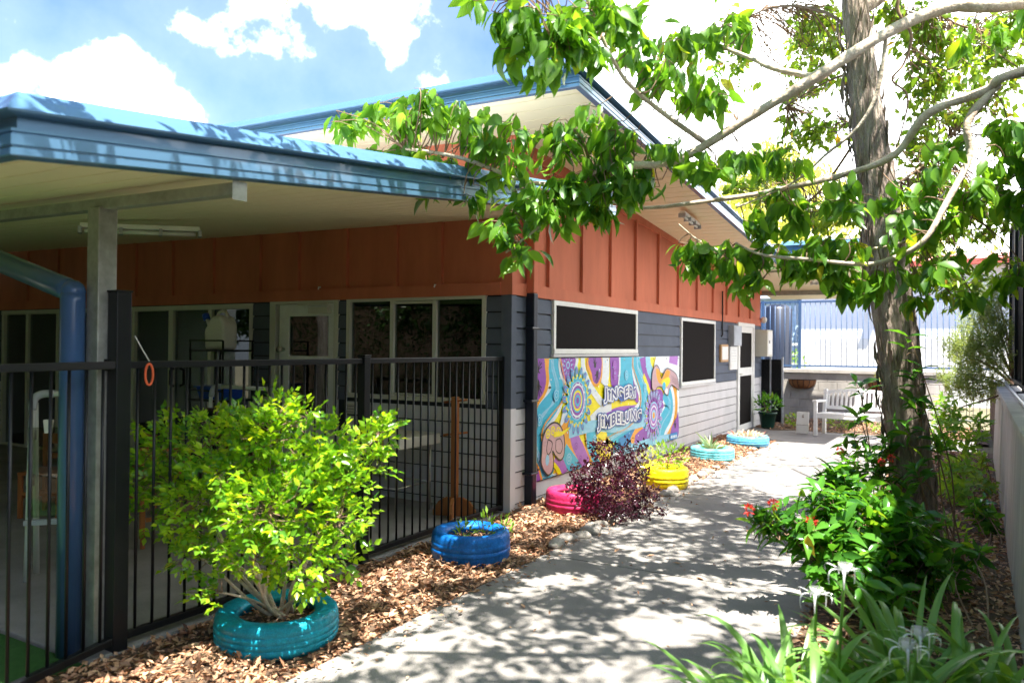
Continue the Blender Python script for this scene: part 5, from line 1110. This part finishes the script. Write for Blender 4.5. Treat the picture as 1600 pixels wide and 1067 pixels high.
# ---------------------------------------------------------------- light and sky
SV=Vector((.30,-.24,1)).normalized(); EL=math.asin(SV.z); AZ=math.atan2(SV.x,SV.y)
su=bpy.data.lights.new('sun','SUN'); su.energy=5.0; su.angle=math.radians(.55); su.color=(1,.955,.88); so=bpy.data.objects.new('sun',su); COL.objects.link(so); so.rotation_euler=SV.to_track_quat('Z','Y').to_euler()
w=bpy.data.worlds.new('World'); sc.world=w; w.use_nodes=True; t=w.node_tree; t.nodes.clear()
out=nd(t,'ShaderNodeOutputWorld'); bg=nd(t,'ShaderNodeBackground'); sky=nd(t,'ShaderNodeTexSky',sky_type='NISHITA'); sky.sun_disc=False; sky.sun_elevation=EL; sky.sun_rotation=AZ; sky.air_density=1.0; sky.dust_density=1.2; sky.ozone_density=1.6
bg.inputs['Strength'].default_value=.095
tc=nd(t,'ShaderNodeTexCoord')
def dirv(u,v): d=CF+CR*(u-800)/FPX-CU*(v-533.5)/FPX; return d/np.linalg.norm(d)
n1=nd(t,'ShaderNodeTexNoise'); n1.inputs['Scale'].default_value=7.5; n1.inputs['Detail'].default_value=9; n1.inputs['Roughness'].default_value=.58; t.links.new(tc.outputs['Generated'],n1.inputs['Vector'])
acc=None
for u,v,r,amp in ((None,(.88,.42,.36),50,.5),(None,(.6,.7,.4),30,.5),(95,175,5.5,.21),(170,165,6.0,.25),(235,190,4.5,.22),(420,-10,7,.19),(540,35,5.5,.19),(300,-40,6,.16),(35,50,3,.10),(1300,150,22,.40),(1650,300,22,.42)):  # first two are out-of-frame clouds, added to brighten the side wall
    d=dirv(u,v) if u is not None else np.array(v)/np.linalg.norm(v); dp=nd(t,'ShaderNodeVectorMath',operation='DOT_PRODUCT'); dp.inputs[1].default_value=tuple(float(q) for q in d); t.links.new(tc.outputs['Generated'],dp.inputs[0])
    mr=nd(t,'ShaderNodeMapRange',interpolation_type='SMOOTHSTEP'); mr.inputs['From Min'].default_value=math.cos(math.radians(r)); mr.inputs['From Max'].default_value=math.cos(math.radians(r*.45)); mr.inputs['To Max'].default_value=amp; t.links.new(dp.outputs['Value'],mr.inputs['Value'])
    if acc is None: acc=mr.outputs[0]
    else: mm=nd(t,'ShaderNodeMath',operation='MAXIMUM'); t.links.new(acc,mm.inputs[0]); t.links.new(mr.outputs[0],mm.inputs[1]); acc=mm.outputs[0]
ad=nd(t,'ShaderNodeMath',operation='ADD'); t.links.new(n1.outputs['Fac'],ad.inputs[0]); t.links.new(acc,ad.inputs[1])
cr=nd(t,'ShaderNodeMapRange',interpolation_type='SMOOTHSTEP'); cr.inputs['From Min'].default_value=.57; cr.inputs['From Max'].default_value=.73; t.links.new(ad.outputs[0],cr.inputs['Value'])
hz=nd(t,'ShaderNodeMapRange'); hz.inputs['From Min'].default_value=.35; hz.inputs['From Max'].default_value=.66; hz.inputs['To Max'].default_value=.035; t.links.new(ad.outputs[0],hz.inputs['Value'])
pw=nd(t,'ShaderNodeMath',operation='POWER'); pw.inputs[1].default_value=2.6; t.links.new(cr.outputs[0],pw.inputs[0])
mxh=nd(t,'ShaderNodeMath',operation='MAXIMUM'); t.links.new(pw.outputs[0],mxh.inputs[0]); t.links.new(hz.outputs[0],mxh.inputs[1])
mx=nd(t,'ShaderNodeMix',data_type='RGBA'); t.links.new(mxh.outputs[0],mx.inputs[0]); tm=nd(t,'ShaderNodeVectorMath',operation='MULTIPLY'); tm.inputs[1].default_value=(.62,.70,.94); t.links.new(sky.outputs[0],tm.inputs[0]); t.links.new(tm.outputs[0],mx.inputs[6]); mx.inputs[7].default_value=(15,15.1,15.4,1)
t.links.new(mx.outputs[2],bg.inputs[0]); t.links.new(bg.outputs[0],out.inputs[0])
sc.view_settings.view_transform='Standard'; sc.view_settings.look='None'; sc.view_settings.gamma=1; sc.view_settings.exposure=2.1
sc.cycles.max_bounces=8; sc.cycles.transparent_max_bounces=12; sc.cycles.use_denoising=True
